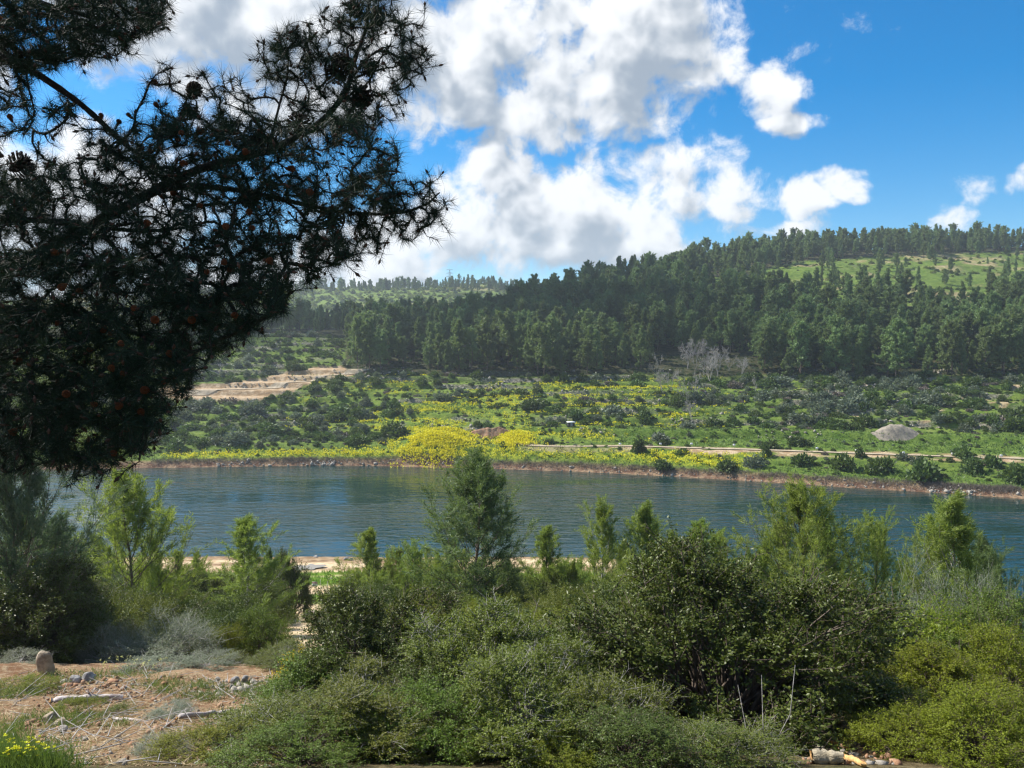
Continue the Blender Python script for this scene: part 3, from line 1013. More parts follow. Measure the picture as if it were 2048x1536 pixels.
def far_shrub(seed, n=420, s=.3, flat=.75, spread=.62):
    """a dome of leafy clumps one metre in radius, for bushes across the lake"""
    r = np.random.default_rng(seed)
    nc = 9
    cd = unit(r.normal(size=(nc, 3)))
    cd[:, 2] = np.abs(cd[:, 2])
    cc = cd * r.uniform(.25, spread, (nc, 1)) * np.array([1, 1, flat])
    i = r.integers(0, nc, n)
    d = unit(r.normal(size=(n, 3)))
    P = cc[i] + d * (r.uniform(.2, 1, n) ** .4)[:, None] * .42
    P[:, 2] = np.abs(P[:, 2]) * flat * 1.2
    return leaves(P, unit(d + r.normal(size=(n, 3)) * .5 + np.array([0, 0, .3])), s * r.uniform(.6, 1.3, n), s * .7, r, .2, d + cd[i] * .5 + np.array([0, 0, .4]), .35)


def copy_thing(proto_parts, name, label, cat, loc, group, rz, scale):
    t = thing(name, label, cat, loc, group, rz, scale)
    for pn, me, mat in proto_parts:
        obj(pn, me, MATS[mat], t)
    return t


# ------------------------------------------------------------------ far forest
r = np.random.default_rng(101)
FP = []
for i in range(7):
    crown = 'round' if i in (0, 2, 6) else 'cone'
    w, n = pine(200 + i, 14, [7.0, 6.6, 6.2, 7.4, 5.6, 5.2, 8.0][i], 36, 6, 4, 11, .72, .22, start=[.12, .05, .18, .05, .08, .05, .2][i], shape=.62, up=.35, crown=crown, r0=.011)
    FP.append((mesh('pine_trunk', *w), mesh('pine_crown', *n)))
w, n = pine(230, 14, 2.4, 46, 4, 4, 6, .7, .18, start=.06, shape=.5, up=1.0)
CYP = (mesh('cypress_trunk', *w), mesh('cypress_crown', *n))


def crown_col(parts):
    return parts


sp = 6.6
gx, gy = np.meshgrid(np.arange(-330, 480, sp), np.arange(255, 660, sp * 1.0))
X = (gx + r.uniform(-.48, .48, gx.shape) * sp).ravel()
Y = (gy + r.uniform(-.48, .48, gy.shape) * sp).ravel()
Z = far_z(X, Y)
_, ky, uc = far_raw(X, Y)
u, v = proj(X, Y, Z)
edge = np.interp(u, [0, 430, 560, 690, 700, 900, 1150, 1290, 1330, 1500, 1530, 1700, 2048, 2300], [660, 660, 660, 668, 742, 752, 757, 740, 706, 716, 752, 756, 755, 755])
nn = fbm(X * .05, Y * .05, 131, 3)
keep = (u > -120) & (u < 2200) & (v < edge + 6 * nn) & (Y < ky[8] + 45)
inc = inpoly(u, v, CLEARING)
keep &= ~(inc & (r.random(len(u)) > .14))
keep &= (r.random(len(u)) < np.where((Y > 440), .8, .93))
keep &= ~((u > 1560) & (v < 655) & (v > 515) & (r.random(len(u)) > .55))
X, Y, Z, u, v, inc = X[keep], Y[keep], Z[keep], u[keep], v[keep], inc[keep]
hgt = r.uniform(9.5, 18.5, len(X)) * np.where(inc, .7, 1) * np.where(r.random(len(X)) < .12, .75, 1)
hgt *= np.where((Y > 500), .92, 1) * np.where((Y > 350) & (u < 1000), .8, 1)
# young pines step out of the forest edge
wid = r.uniform(.85, 1.2, len(X))
idx = r.integers(0, 7, len(X))
rot = r.uniform(0, 6.28, len(X))
order = np.argsort(Y - 120 * (inc | ((Y > 520) & (v < 515))))
vis = [k for k in order if 380 < u[k] < 2060 and hgt[k] > 6][:290]
visset = set(vis)


def zone(uu_, vv_):
    if vv_ < 530 and uu_ > 1350:
        return ('pine on the sunlit right-hand crest of the far hill', 'pines on the sunlit crest')
    if vv_ < 600 and uu_ > 1300:
        return ('pine standing in the rocky clearing below the far crest', 'pines in the upper clearing')
    if uu_ < 690:
        return ('dark pine in the belt above the grassy terraces on the left', 'pines above the left terraces')
    if uu_ < 960:
        return ('dark shaded pine above the end of the dirt track on the far slope', 'pines above the dirt track')
    if uu_ < 1290:
        return ('dark green pine above the yellow flowered mound in the far forest', 'pines above the flowered mound')
    if uu_ < 1530:
        return ('pine standing behind and around the pale leafless trees', 'pines around the leafless trees')
    if uu_ < 1800:
        return ('green pine at the forest foot above the scrubby right terraces', 'pines above the right terraces')
    return ('light green pine at the right edge of the far forest', 'pines at the right edge of the forest')


FPK = ['broad round-topped', 'pointed', 'round-topped', 'wide cone-shaped', 'slim cone-shaped', 'slim pointed', 'very broad round-topped']
for k in vis:
    lab, grp = zone(u[k], v[k])
    lab = FPK[idx[k]] + (' tall ' if hgt[k] > 15.8 else (' short ' if hgt[k] < 12.5 else ' ')) + lab.replace('dark green ', '').replace('dark shaded ', '').replace('light green ', '')
    s = hgt[k] / 14
    copy_thing([('trunk', FP[idx[k]][0], 'bark'), ('crown', FP[idx[k]][1], 'forest')], 'pine_tree', lab, 'pine', (X[k], Y[k], Z[k] - .3), grp, rot[k], (s * wid[k], s * wid[k], s))

PROTO = {}


def scatter_nodes(name, P, rotz, scl, ids, protos, label):
    """what is past counting: one object, plants set out on points"""
    me = bpy.data.meshes.new(name)
    P = np.asarray(P, np.float32)
    me.vertices.add(len(P))
    me.vertices.foreach_set('co', P.ravel())
    for an, typ, val in (('rotz', 'FLOAT', rotz), ('pick', 'INT', ids)):
        at = me.attributes.new(an, typ, 'POINT')
        at.data.foreach_set('value', np.asarray(val, np.float32 if typ == 'FLOAT' else np.int32))
    at = me.attributes.new('scl', 'FLOAT_VECTOR', 'POINT')
    at.data.foreach_set('vector', np.asarray(scl, np.float32).ravel())
    o = obj(name, me, kind='stuff', label=label)
    g = bpy.data.node_groups.new(name, 'GeometryNodeTree')
    g.interface.new_socket('Geometry', in_out='INPUT', socket_type='NodeSocketGeometry')
    g.interface.new_socket('Geometry', in_out='OUTPUT', socket_type='NodeSocketGeometry')
    gi = g.nodes.new('NodeGroupInput')
    go = g.nodes.new('NodeGroupOutput')
    jn = g.nodes.new('GeometryNodeJoinGeometry')

    def attr(n, t):
        a_ = g.nodes.new('GeometryNodeInputNamedAttribute')
        a_.data_type = t
        a_.inputs[0].default_value = n
        return [s_ for s_ in a_.outputs if s_.enabled and s_.name == 'Attribute'][0]
    rz, pk, sc = attr('rotz', 'FLOAT'), attr('pick', 'INT'), attr('scl', 'FLOAT_VECTOR')
    cx = g.nodes.new('ShaderNodeCombineXYZ')
    g.links.new(rz, cx.inputs[2])
    for i, plist in enumerate(protos):
        cmp_ = g.nodes.new('FunctionNodeCompare')
        cmp_.data_type = 'INT'
        cmp_.operation = 'EQUAL'
        ins = [s_ for s_ in cmp_.inputs if s_.enabled and s_.type == 'INT']
        g.links.new(pk, ins[0])
        ins[1].default_value = i
        for po in plist:
            oi = g.nodes.new('GeometryNodeObjectInfo')
            oi.transform_space = 'ORIGINAL'
            oi.inputs['Object'].default_value = po
            oi.inputs['As Instance'].default_value = True
            ip = g.nodes.new('GeometryNodeInstanceOnPoints')
            g.links.new(gi.outputs[0], ip.inputs['Points'])
            g.links.new(cmp_.outputs[0], ip.inputs['Selection'])
            g.links.new(oi.outputs['Geometry'], ip.inputs['Instance'])
            g.links.new(cx.outputs[0], ip.inputs['Rotation'])
            g.links.new(sc, ip.inputs['Scale'])
            g.links.new(ip.outputs[0], jn.inputs[0])
    g.links.new(jn.outputs[0], go.inputs[0])
    md = o.modifiers.new('scatter', 'NODES')
    md.node_group = g
    return o


def part_of(me):
    for o in C.objects:
        if o.data == me:
            return o


rest = np.array([k for k in range(len(X)) if k not in visset])
s = hgt[rest] / 14
# the far ridge: a line of pines along its top and a loose cover of bushes
pr_x = r.uniform(-480, 120, 520)
pr_y = r.uniform(965, 1075, 520)
pr_x = pr_x * 1.25
pz = far_z(pr_x, pr_y)
kk = fbm(pr_x * .02, pr_y * .02, 141, 2) > -.55
pr_x, pr_y, pz = pr_x[kk], pr_y[kk], pz[kk]
PP = np.concatenate([np.column_stack([X[rest], Y[rest], Z[rest] - .3]), np.column_stack([pr_x, pr_y, pz - .3])])
SS = np.concatenate([np.column_stack([s * wid[rest], s * wid[rest], s]), np.repeat(r.uniform(.5, 1.05, len(pr_x))[:, None], 3, 1)])
protos = [[part_of(a_), part_of(b_)] for a_, b_ in FP]
scatter_nodes('forest', PP, r.uniform(0, 6.28, len(PP)), SS, r.integers(0, 7, len(PP)), protos, 'dense mass of pines covering the upper far hill and ridge')

for (cu, cv, hh) in ((1643, 574, 13), (1665, 570, 15), (1800, 650, 11)):
    p = hit([cu], [cv], 300, 620)[0]
    copy_thing([('trunk', CYP[0], 'bark'), ('crown', CYP[1], 'forest')], 'cypress_tree', {1643: 'narrow dark cypress below the rocky clearing, left of a taller one', 1665: 'tallest narrow dark cypress below the rocky clearing', 1800: 'narrow dark cypress among the pines at right'}[cu], 'cypress', p, 'cypresses', 0, (hh / 14,) * 3)

# ------------------------------------------------------------------ bushes on the terraces
FS = [mesh('bush', *far_shrub(300 + i, 620, .24, [.8, .95, .7, .85][i])) for i in range(4)]
FO = [mesh('olive', *far_shrub(310 + i, 620, .22, 1.1, .46)) for i in range(3)]
FG = [mesh('dry_bush', *far_shrub(320 + i, 520, .22, .6)) for i in range(2)]
FB = [mesh('ridge_bush', *far_shrub(330 + i, 300, .34, .8)) for i in range(2)]
r = np.random.default_rng(77)
sp = 3.5
gx, gy = np.meshgrid(np.arange(-150, 200, sp), np.arange(158, 372, sp))
X = (gx + r.uniform(-.5, .5, gx.shape) * sp).ravel()
Y = (gy + r.uniform(-.5, .5, gy.shape) * sp).ravel()
Z, mk = far_masks(X, Y)
_, ky, uc = far_raw(X, Y)
u, v = proj(X, Y, Z)
nb_ = fbm(X * .07, Y * .07, 151, 3)
ok = (u > 180) & (u < 2130) & (Y > ky[2] + 3.5) & (mk['forest'] < .4) & (mk['earth'] < .4) & (mk['riser'] < 2)
prob = .45 + 1.1 * nb_
prob = np.where(Y < ky[4] + 12, .12 + .3 * nb_, prob)                      # near the road: few
prob = np.where((u < 800) & (Y > ky[2] + 9), .72 + .3 * nb_, prob)
prob = np.where((u < 800) & (Y > ky[2] + 8) & (Y < ky[2] + 22), .95, prob)     # dark thicket over the left shore
prob = np.where((u > 1450) & (Y > ky[4] + 15), .82 + .6 * nb_, prob)
prob = np.where((u < 690) & (Y > ky[6]), .4 + .5 * nb_, prob)
prob = np.where(mk['lush'] > .6, prob * .25, prob)
prob = np.where((mk['yellow'] > .45), prob * .3, prob)
prob = np.where(soft(u, v, 872, 868, 75, 42) > .4, 0, prob)
prob = np.where(soft(u, v, 1020, 872, 60, 26) > .4, 0, prob)
prob = np.where(soft(u, v, 1142, 848, 20, 14) > .4, 0, prob)
prob = np.where(soft(u, v, 1800, 862, 56, 24) > .35, 0, prob)
stepup = far_z(X, Y + 1.6) - far_z(X, Y - 1.6)
prob = prob * np.where((Y > ky[4] + 8) & (Y < ky[6] - 2), np.where(stepup > 1.15, 1.7, .62), 1)      # they root along the terrace walls
ok &= r.random(len(X)) < prob
X, Y, Z, u, v, uc = X[ok], Y[ok], Z[ok], u[ok], v[ok], uc[ok]
lush_ = mk['lush'][ok]
rad = np.clip(r.lognormal(.6, .36, len(X)), .8, 3.8)
rad = np.where((u > 1300) & (Y < ky[4][ok] - 3) & (r.random(len(X)) < .5), rad * 1.25, rad)
olive = r.random(len(X)) < np.where(u > 1450, .26, .2)
dry = (~olive) & (r.random(len(X)) < .1)


def bzone(uu_, vv_):
    if uu_ < 700 and vv_ < 735:
        return ('on the grassy terraces left of the far forest', 'upper left terraces')
    if uu_ < 800 and vv_ > 850:
        return ('in the thicket over the far shore at left', 'left shore thicket')
    if uu_ < 800:
        return ('on the terraces below the dirt track across the lake', 'terraces below the dirt track')
    if uu_ < 1150 and vv_ < 850:
        return ('on the flowery terraces above the yellow mound', 'terraces above the mound')
    if uu_ < 1480 and vv_ < 870:
        return ('on the terraces around the pale leafless trees', 'terraces around the leafless trees')
    if vv_ > 895 and uu_ > 1150:
        return ('between the shore road and the far waterline', 'bank below the shore road')
    if uu_ > 1480:
        return ('on the scrubby right-hand terraces across the lake', 'right terraces')
    return ('beside the shore road near the yellow mound', 'road by the mound')


order = np.argsort(-(rad / Y))
cnt = {'bush': 0, 'olive': 0, 'dry': 0}
indiv = set()
for k in order:
    kind = 'olive' if olive[k] else ('dry' if dry[k] else 'bush')
    cap = {'bush': 290, 'olive': 160, 'dry': 60}[kind]
    if cnt[kind] >= cap or not (300 < u[k] < 2055):
        continue
    cnt[kind] += 1
    indiv.add(k)
    zl, zg = bzone(u[k], v[k])
    nm, lab, cat, me, mt = {
        'bush': ('bush', 'rounded dark green bush ' + zl, 'bush', FS[k % 4], 'maquis'),
        'olive': ('olive_tree', 'grey-green olive tree ' + zl, 'olive tree', FO[k % 3], 'maquis_olive'),
        'dry': ('dry_shrub', 'leafless brown-grey shrub ' + zl, 'shrub', FG[k % 2], 'dry_shrub')}[kind]
    q = rad[k] * (1.1 if kind == 'olive' else 1)
    lab = ('very large ' if q > 3.0 else 'large ' if q > 2.3 else 'middling ' if q > 1.7 else 'small ') + lab + (', uphill' if v[k] < (800 if v[k] < 870 else 905) else ', lower down')
    for w_ in ('rounded ', 'old ', ' across the lake', 'pale ', 'grey-green '):
        if len(lab.split()) > 15:
            lab = lab.replace(w_, ' ' if w_[0] == ' ' else '').replace(' ,', ',')
    lab = ' '.join(lab.split())
    o = obj(nm, me, MATS[mt], loc=(X[k], Y[k], Z[k] - .15), label=lab, cat=cat, group={'bush': 'bushes', 'olive': 'olive trees', 'dry': 'dry shrubs'}[kind] + ', ' + zg)
    o.rotation_euler = (0, 0, r.uniform(0, 6.28))
    o.scale = (q * r.uniform(.85, 1.5), q * r.uniform(.8, 1.1), q * r.uniform(.7, 1.15))
    o.rotation_euler = (0, 0, r.choice([0, math.pi]) + r.normal() * .4)
rest = np.array([k for k in range(len(X)) if k not in indiv])
# the big dark bushes on the bank between road and water
for i, (bu_, bv_, bw_, bh_, lab) in enumerate([
        (1845, 955, 76, 42, 'largest dark dome-shaped bush on the bank below the shore road'), (1942, 944, 46, 36, 'dark bush on the right bank, just right of the largest dome'),
        (1988, 932, 44, 28, 'dark bush touching the shore road near the right edge'), (1765, 945, 62, 38, 'broad dark bush left of the largest dome on the bank'),
        (1690, 938, 50, 34, 'dark bush on the bank, second left of the largest dome'), (2035, 962, 60, 42, 'dark bush at the right edge over the far waterline'),
        (1605, 930, 46, 30, 'dark bush on the bank below the middle of the shore road'), (1530, 912, 26, 30, 'small upright dark tree on the shore road'),
        (1278, 905, 26, 32, 'slim dark tree standing by the shore road near the yellow flowers'), (1720, 915, 20, 26, 'small slim dark tree beside a white board'),
        (1450, 938, 50, 24, 'flat dark bush above the far waterline in the middle'), (1325, 935, 40, 22, 'low dark bush above the waterline among yellow flowers')]):
    p_ = hit([bu_], [bv_], 150, 230)[0]
    q_ = bw_ / 2 / F * p_[1]
    o = obj('bush', FS[i % 4], MATS['maquis'], loc=p_ - np.array([0, 0, .2]), label=lab, cat='bush', group='big bushes on the far bank')
    o.scale = (q_ * 1.12, q_ * 1.12, bh_ / F * p_[1] / [.95, 1.1, .85, 1.0][i % 4])
    o.rotation_euler = (0, 0, i * 1.1)
# low scrub too small to tell apart fills in between
n2 = 15000
X2 = r.uniform(-150, 190, n2)
Y2 = r.uniform(160, 365, n2)
Z2, mk2 = far_masks(X2, Y2)
_, ky2, _ = far_raw(X2, Y2)
u2, v2 = proj(X2, Y2, Z2)
k2 = (u2 > 200) & (u2 < 2130) & (Y2 > ky2[2] + 2) & ((mk2['forest'] < .5) | (Y2 < ky2[6] + 30)) & (mk2['earth'] < .4) & ((mk2['yellow'] < .5) | (r.random(n2) < .2)) & ((mk2['lush'] < .5) | (r.random(n2) < .55))
PP = np.concatenate([np.column_stack([X[rest], Y[rest], Z[rest] - .1]), np.column_stack([X2, Y2, Z2 - .1])[k2]])
ss = np.concatenate([rad[rest], np.clip(r.lognormal(-.55, .35, k2.sum()), .25, 1.1)])
SS = np.column_stack([ss, ss, ss * r.uniform(.6, 1.1, len(ss))])
pid = np.where(r.random(len(ss)) < .2, 2, np.where(r.random(len(ss)) < .12, 3, r.integers(0, 2, len(ss))))
scatter_nodes('scrub', PP, r.uniform(0, 6.28, len(PP)), SS, pid, [[part_of(FS[0])], [part_of(FS[1])], [part_of(FO[0])], [part_of(FG[0])]], 'low green scrub between the bushes of the far terraces')
# loose cover of bushes on the sunlit far ridge and in the upper clearing
n3 = 3600
X3 = np.concatenate([r.uniform(-520, 120, n3), r.uniform(110, 420, 420)])
Y3 = np.concatenate([r.uniform(560, 1060, n3), r.uniform(430, 600, 420)])
Z3, mk3 = far_masks(X3, Y3)
u3, v3 = proj(X3, Y3, Z3)
k3 = np.concatenate([np.ones(n3, bool), inpoly(u3[n3:], v3[n3:], CLEARING)])
q3 = r.uniform(1.2, 3.0, len(X3)) * np.where(Y3 > 600, 1.25, .7)
rb_me = FB[0]
anchor = hit([742], [592], 700, 1060)[0]
for i, (uu_, vv_) in enumerate(((742, 592), (820, 590))):
    a_ = hit([uu_], [vv_], 650, 1060)[0]
    o = obj('ridge_bush', FB[i], MATS['far_bright'], loc=a_, label=['pale sunlit bush on the distant ridge, left of the pylon', 'pale sunlit bush on the distant ridge, nearer the pylon'][i], cat='bush')
    o.scale = (3, 3, 3)
scatter_nodes('ridge_scrub', np.column_stack([X3, Y3, Z3])[k3], r.uniform(0, 6.28, k3.sum()), np.repeat(q3[k3][:, None], 3, 1), np.where(r.random(k3.sum()) < .25, 2, r.integers(0, 2, k3.sum())), [[part_of(FB[0])], [part_of(FB[1])], [part_of(FS[0])]], 'sunlit bushes scattered over the distant ridge and upper clearing')

# ------------------------------------------------------------------ yellow flowers and herbs across the lake
n4 = 90000
X4 = r.uniform(-135, 175, n4)
Y4 = r.uniform(156, 282, n4)
Z4, mk4 = far_masks(X4, Y4)
yl = mk4['yellow'] * sstep(-.35, .1, fbm(X4 * .5, Y4 * .5, 161, 3))
k4 = (r.random(n4) < yl * 1.0)
XYZ = np.column_stack([X4, Y4, Z4])[k4]
# the two mounds are thick with them
mu = np.concatenate([r.normal(872, 40, 3600), r.normal(1030, 20, 1300)])
mY = np.concatenate([r.normal(206.5, 4.0, 3600), r.normal(206.5, 2.6, 1300)])
mX = (mu - 1024) / F * mY
mk_ = fbm(mX * .45, mY * .45, 191, 3) > -.22
mX, mY = mX[mk_], mY[mk_]
XYZ = np.concatenate([XYZ, np.column_stack([mX, mY, far_z(mX, mY)])])
nfl = 4
P = np.repeat(XYZ, nfl, 0) + r.normal(size=(len(XYZ) * nfl, 3)) * np.array([.28, .28, .12]) + np.array([0, 0, .55])
fl = leaves(P, unit(r.normal(size=P.shape) + np.array([0, 0, .8])), r.uniform(.26, .55, len(P)), r.uniform(.2, .36, len(P)), r)
obj('yellow_flowers', mesh('yellow_flowers', *fl), MATS['yellow_flower'], kind='stuff', label='yellow mustard flowers in drifts over the far bank')
gr = np.clip(mk4['lush'] + mk4['yellow'] * .7, 0, 1)
k5 = (r.random(n4) < gr * .55)
XYZ = np.column_stack([X4, Y4, Z4])[k5]
P = np.repeat(XYZ, 3, 0) + r.normal(size=(len(XYZ) * 3, 3)) * np.array([.35, .35, .05])
fl = blades(P, unit(r.normal(size=P.shape) * .5 + np.array([0, 0, 1])), r.uniform(.4, .9, len(P)), r.uniform(.15, .3, len(P)), r)
obj('herbs', mesh('herbs', *fl), MATS['herb_green'], kind='stuff', label='lush green herbs and grass on the far bank')

# ------------------------------------------------------------------ pale leafless trees
def bare(seed, H, stems, spread):
    r_ = np.random.default_rng(seed)
    sA, sB, sa, sb = [], [], [], []

    def grow(p, d, L, rad_, lev):
        n = 4
        for i in range(n):
            q = p + d * L / n
            sA.append(p); sB.append(q); sa.append(rad_ * (1 - .14 * i)); sb.append(rad_ * (1 - .14 * (i + 1)))
            if lev < 3 and i >= 1:
                for _ in range(2 if lev else 1):
                    dd = unit((d + r_.normal(size=3) * (.55 + .1 * lev) + np.array([0, 0, .12]))[None])[0]
                    grow(q, dd, L * r_.uniform(.38, .62), rad_ * .55, lev + 1)
            d = unit((d + r_.normal(size=3) * .14 + np.array([0, 0, .05]))[None])[0]
            p = q
    for i in range(stems):
        d = unit(np.array([[r_.normal() * spread, r_.normal() * spread, 1.0]]))[0]
        grow(np.array([r_.normal() * .15, r_.normal() * .15, -.2]), d, H * r_.uniform(.65, 1.0) * .75, H * .011, 0)
    return segs(np.array(sA), np.array(sB), np.maximum(np.array(sa), .03), np.maximum(np.array(sb), .022), 4)


BT = [mesh('leafless_tree', *bare(400 + i, 8, [3, 4, 2, 5][i], [.25, .35, .3, .5][i])) for i in range(4)]
for i, (uu_, vt, vb, lab) in enumerate([
        (1375, 684, 738, 'pale leafless tree at the left end of the upper row'), (1392, 682, 740, 'pale leafless tree second from the left in the upper row'),
        (1410, 686, 744, 'pale leafless tree in the middle of the upper row'), (1418, 712, 762, 'pale forked leafless tree standing lowest before the upper row'),
        (1436, 694, 752, 'pale leafless tree with two bright trunks in the upper row'), (1458, 698, 742, 'pale leafless tree at the right of the upper row'),
        (1482, 716, 752, 'small pale leafless tree standing apart right of the upper row'), (1315, 718, 762, 'slim pale leafless tree left of the upper row'),
        (1325, 745, 785, 'spreading pale leafless tree below the slim one at left'), (1342, 742, 782, 'pale leafless tree right of the spreading one'),
        (1372, 762, 812, 'tall thin leafless tree leaning in the middle terraces'), (1388, 755, 800, 'leafless tree with a pinkish top in the middle terraces'),
        (1385, 805, 845, 'grey leafless tree lying over just above the road slope'), (1512, 762, 792, 'small leafless tree among dark bushes right of the leafless group'),
        (940, 678, 735, 'single pale leafless tree against the dark pines'), (1895, 545, 562, 'pale leafless thicket tree in the sunlit upper clearing')]):
    p = hit([uu_], [vb], 200, 600)[0]
    hh = (vb - vt) / F * p[1]
    o = obj('leafless_tree', BT[[0, 1, 0, 3, 1, 0, 3, 2, 3, 1, 2, 2, 3, 2, 1, 3][i]], MATS['bare_wood'], loc=p, label=lab, cat='leafless tree', group='pale leafless trees')
    o.scale = (hh / 8 * .75,) * 2 + (hh / 7.6,)
    o.rotation_euler = (0, .5 if i == 12 else 0, i * 1.7)

# ------------------------------------------------------------------ things across the lake
def box(x0, x1, y0, y1, z0, z1):
    V = np.array([(x, y, z) for z in (z0, z1) for y in (y0, y1) for x in (x0, x1)], float)
    return V, [np.array([[0, 2, 3, 1], [4, 5, 7, 6], [0, 1, 5, 4], [2, 6, 7, 3], [0, 4, 6, 2], [1, 3, 7, 5]])]


def rock(seed, sx, sy, sz, rough=.1, cuts=13):
    r_ = np.random.default_rng(seed)
    V = SV.copy()
    for _ in range(cuts):           # flat broken faces
        n = unit(r_.normal(size=(1, 3)))[0]
        d = V @ n
        lim = r_.uniform(.5, .82)
        V = V - n[None] * np.maximum(d - lim, 0)[:, None]
    for s_ in (3, 7, 15):
        V = V * (1 + rough / s_ * 2.2 * np.sin(V @ r_.normal(size=3) * s_ + r_.uniform(0, 6)) * np.cos(V @ r_.normal(size=3) * s_))[:, None]
    return V * np.array([sx, sy, sz]), [SF]


# hut
p = hit([1142], [854], 190, 300)[0]
t = thing('hut', 'small dark hut with flat white roof above the shore road', 'hut', p, rz=math.radians(6))
obj('wall', mesh('wall', *box(-.95, .95, -.7, .7, -.4, 1.25)), MATS['dark_board'], t)
obj('roof', mesh('roof', *join([box(-1.12, 1.12, -.9, .9, 1.25, 1.5)])), MATS['white_paint'], t)
obj('door', mesh('door', *box(-.3, .35, -.73, -.70, -.1, 1.1)), MATS['steel'], t)

# white notice boards on short posts along the road
for i, (su, sv_, lab) in enumerate([(1240, 893, 'leftmost of the small white boards along the shore road'), (1321, 893, 'small white board on the shore road, second from the left'),
                                    (1383, 893, 'small white board on the shore road, third from the left'), (1468, 895, 'small white board on the shore road below the green slope edge'),
                                    (1634, 902, 'small white board on the shore road, fifth from the left'), (1713, 906, 'small white board beside the slim dark tree on the shore road'),
                                    (1807, 911, 'small white board below the gravel mound on the shore road'), (1905, 913, 'small white board left of two grey-green bushes by the road'),
                                    (2002, 917, 'rightmost of the small white boards along the shore road')]):
    p = hit([su], [sv_], 160, 240)[0]
    t = thing('notice_board', lab, 'sign', p, 'white boards along the shore road', rz=.1 * math.sin(i * 2.3))
    obj('post', mesh('post', *join([box(-.22, -.18, -.02, .02, -.2, .8), box(.18, .22, -.02, .02, -.2, .8)])), MATS['steel'], t)
    obj('board', mesh('board', *box(-.32, .32, -.045, -.022, .42, .92)), MATS['white_paint'], t)

# pylon on the distant ridge
p = np.array([(900 - 1024) / F * 1050, 1050, 0])
p[2] = far_z(p[0], p[1]) - 1
t = thing('pylon', 'grey lattice power pylon on the distant ridge', 'pylon', p)
Hp = 24
pa, pb = [], []
for sx, sy in ((-1, -1), (1, -1), (1, 1), (-1, 1)):
    obj('leg', mesh('leg', *segs([(sx * 2.0, sy * 2.0, 0)], [(sx * .45, sy * .45, Hp)], .2, .13, 5)), MATS['steel'], t)
for j in range(9):
    z0, z1 = Hp * j / 9, Hp * (j + 1) / 9
    a0, a1 = 2.0 - 1.55 * j / 9, 2.0 - 1.55 * (j + 1) / 9
    for (x0, y0, x1, y1) in ((-1, -1, 1, -1), (1, -1, 1, 1), (1, 1, -1, 1), (-1, 1, -1, -1)):
        pa += [(x0 * a0, y0 * a0, z0), (x1 * a0, y1 * a0, z0)]
        pb += [(x1 * a1, y1 * a1, z1), (x0 * a1, y0 * a1, z1)]
obj('bracing', mesh('bracing', *segs(pa, pb, .07, .07, 4)), MATS['steel'], t)
for z0 in (Hp - .5, Hp - 5, Hp - 9.5):
    obj('crossarm', mesh('crossarm', *segs([(-4.5, 0, z0), (-4.5, 0, z0), (4.5, 0, z0)], [(4.5, 0, z0), (0, 0, z0 + 1.2), (0, 0, z0 + 1.2)], .17, .14, 5)), MATS['steel'], t)

# gravel mound, red earth cut
p = hit([1803], [878], 170, 260)[0]
g = np.linspace(-1, 1, 34)
gxx, gyy = np.meshgrid(g * 6.8, g * 5.0)
gzz = 2.5 * np.exp(-((gxx / 5.0) ** 2 + (gyy / 3.0) ** 2) ** 1.4) * (1 + .18 * fbm(gxx * .6, gyy * .6, 3, 4)) + .5 * fbm(gxx * .8, gyy * .8, 5, 4) * np.exp(-((gxx / 5) ** 2 + (gyy / 4) ** 2))
gz0 = far_z(p[0] + gxx, p[1] + 3 + gyy)
obj('gravel_mound', mesh('gravel_mound', np.stack([gxx, gyy, gzz - .4 + gz0 - p[2]], -1).reshape(-1, 3), grid_faces(34, 34), True), MATS['gravel'], loc=(p[0], p[1] + 3, p[2]), label='pale gravel mound above the green bank across the lake', cat='mound')
p = hit([985], [878], 190, 260)[0]
gxx, gzz = np.meshgrid(np.linspace(-6, 6, 40), np.linspace(-1, 3.4, 14))
gyy = .5 * gzz + .5 * fbm(gxx * .9, gzz * .4, 9, 3) + .08 * gxx ** 2 * .3
top = 3.0 + .5 * fbm(gxx[0] * .5, gxx[0] * 0, 4, 2) - .03 * gxx[0] ** 2
gzz = np.minimum(gzz, top[None])
obj('earth_bank', mesh('earth_bank', np.stack([gxx, gyy, gzz], -1).reshape(-1, 3), grid_faces(14, 40), True), MATS['red_earth'], loc=(p[0], p[1], p[2]), label='reddish cut earth bank between the two yellow mounds', cat='earth bank')

# pale stones along the far waterline, and tumbled terrace walls
r = np.random.default_rng(55)
ICO = None
bm = bmesh.new()
bmesh.ops.create_icosphere(bm, subdivisions=1, radius=1)
i1 = np.array([q.co for q in bm.verts])
f1 = np.array([[x.index for x in q.verts] for q in bm.faces])
bm.free()


def stones(P, S, r_):
    n = len(P)
    V = i1[None] * (1 + .28 * r_.normal(size=(n, len(i1), 1)))
    V = V * S[:, None, None] * r_.uniform(.6, 1.3, (n, 1, 3))
    V = V + np.asarray(P)[:, None]
    Fc = f1[None] + (np.arange(n) * len(i1))[:, None, None]
    return V.reshape(-1, 3), [Fc.reshape(-1, 3)]


us = np.concatenate([r.uniform(430, 520, 60), r.uniform(520, 930, 110), r.uniform(620, 668, 110), r.uniform(930, 2048, 200), r.uniform(1860, 1950, 90)])
Ys = np.interp(us, FU, FY[:, 1]) + np.abs(r.normal(size=len(us))) * .9 + .1
xs = (us - 1024) / F * Ys
obj('shore_stones', mesh('shore_stones', *stones(np.column_stack([xs, Ys, far_z(xs, Ys) + .05]), np.clip(r.lognormal(-1.9, .5, len(us)), .06, .6), r)), MATS['limestone'], kind='stuff', label='pale stones tumbled along the far waterline')
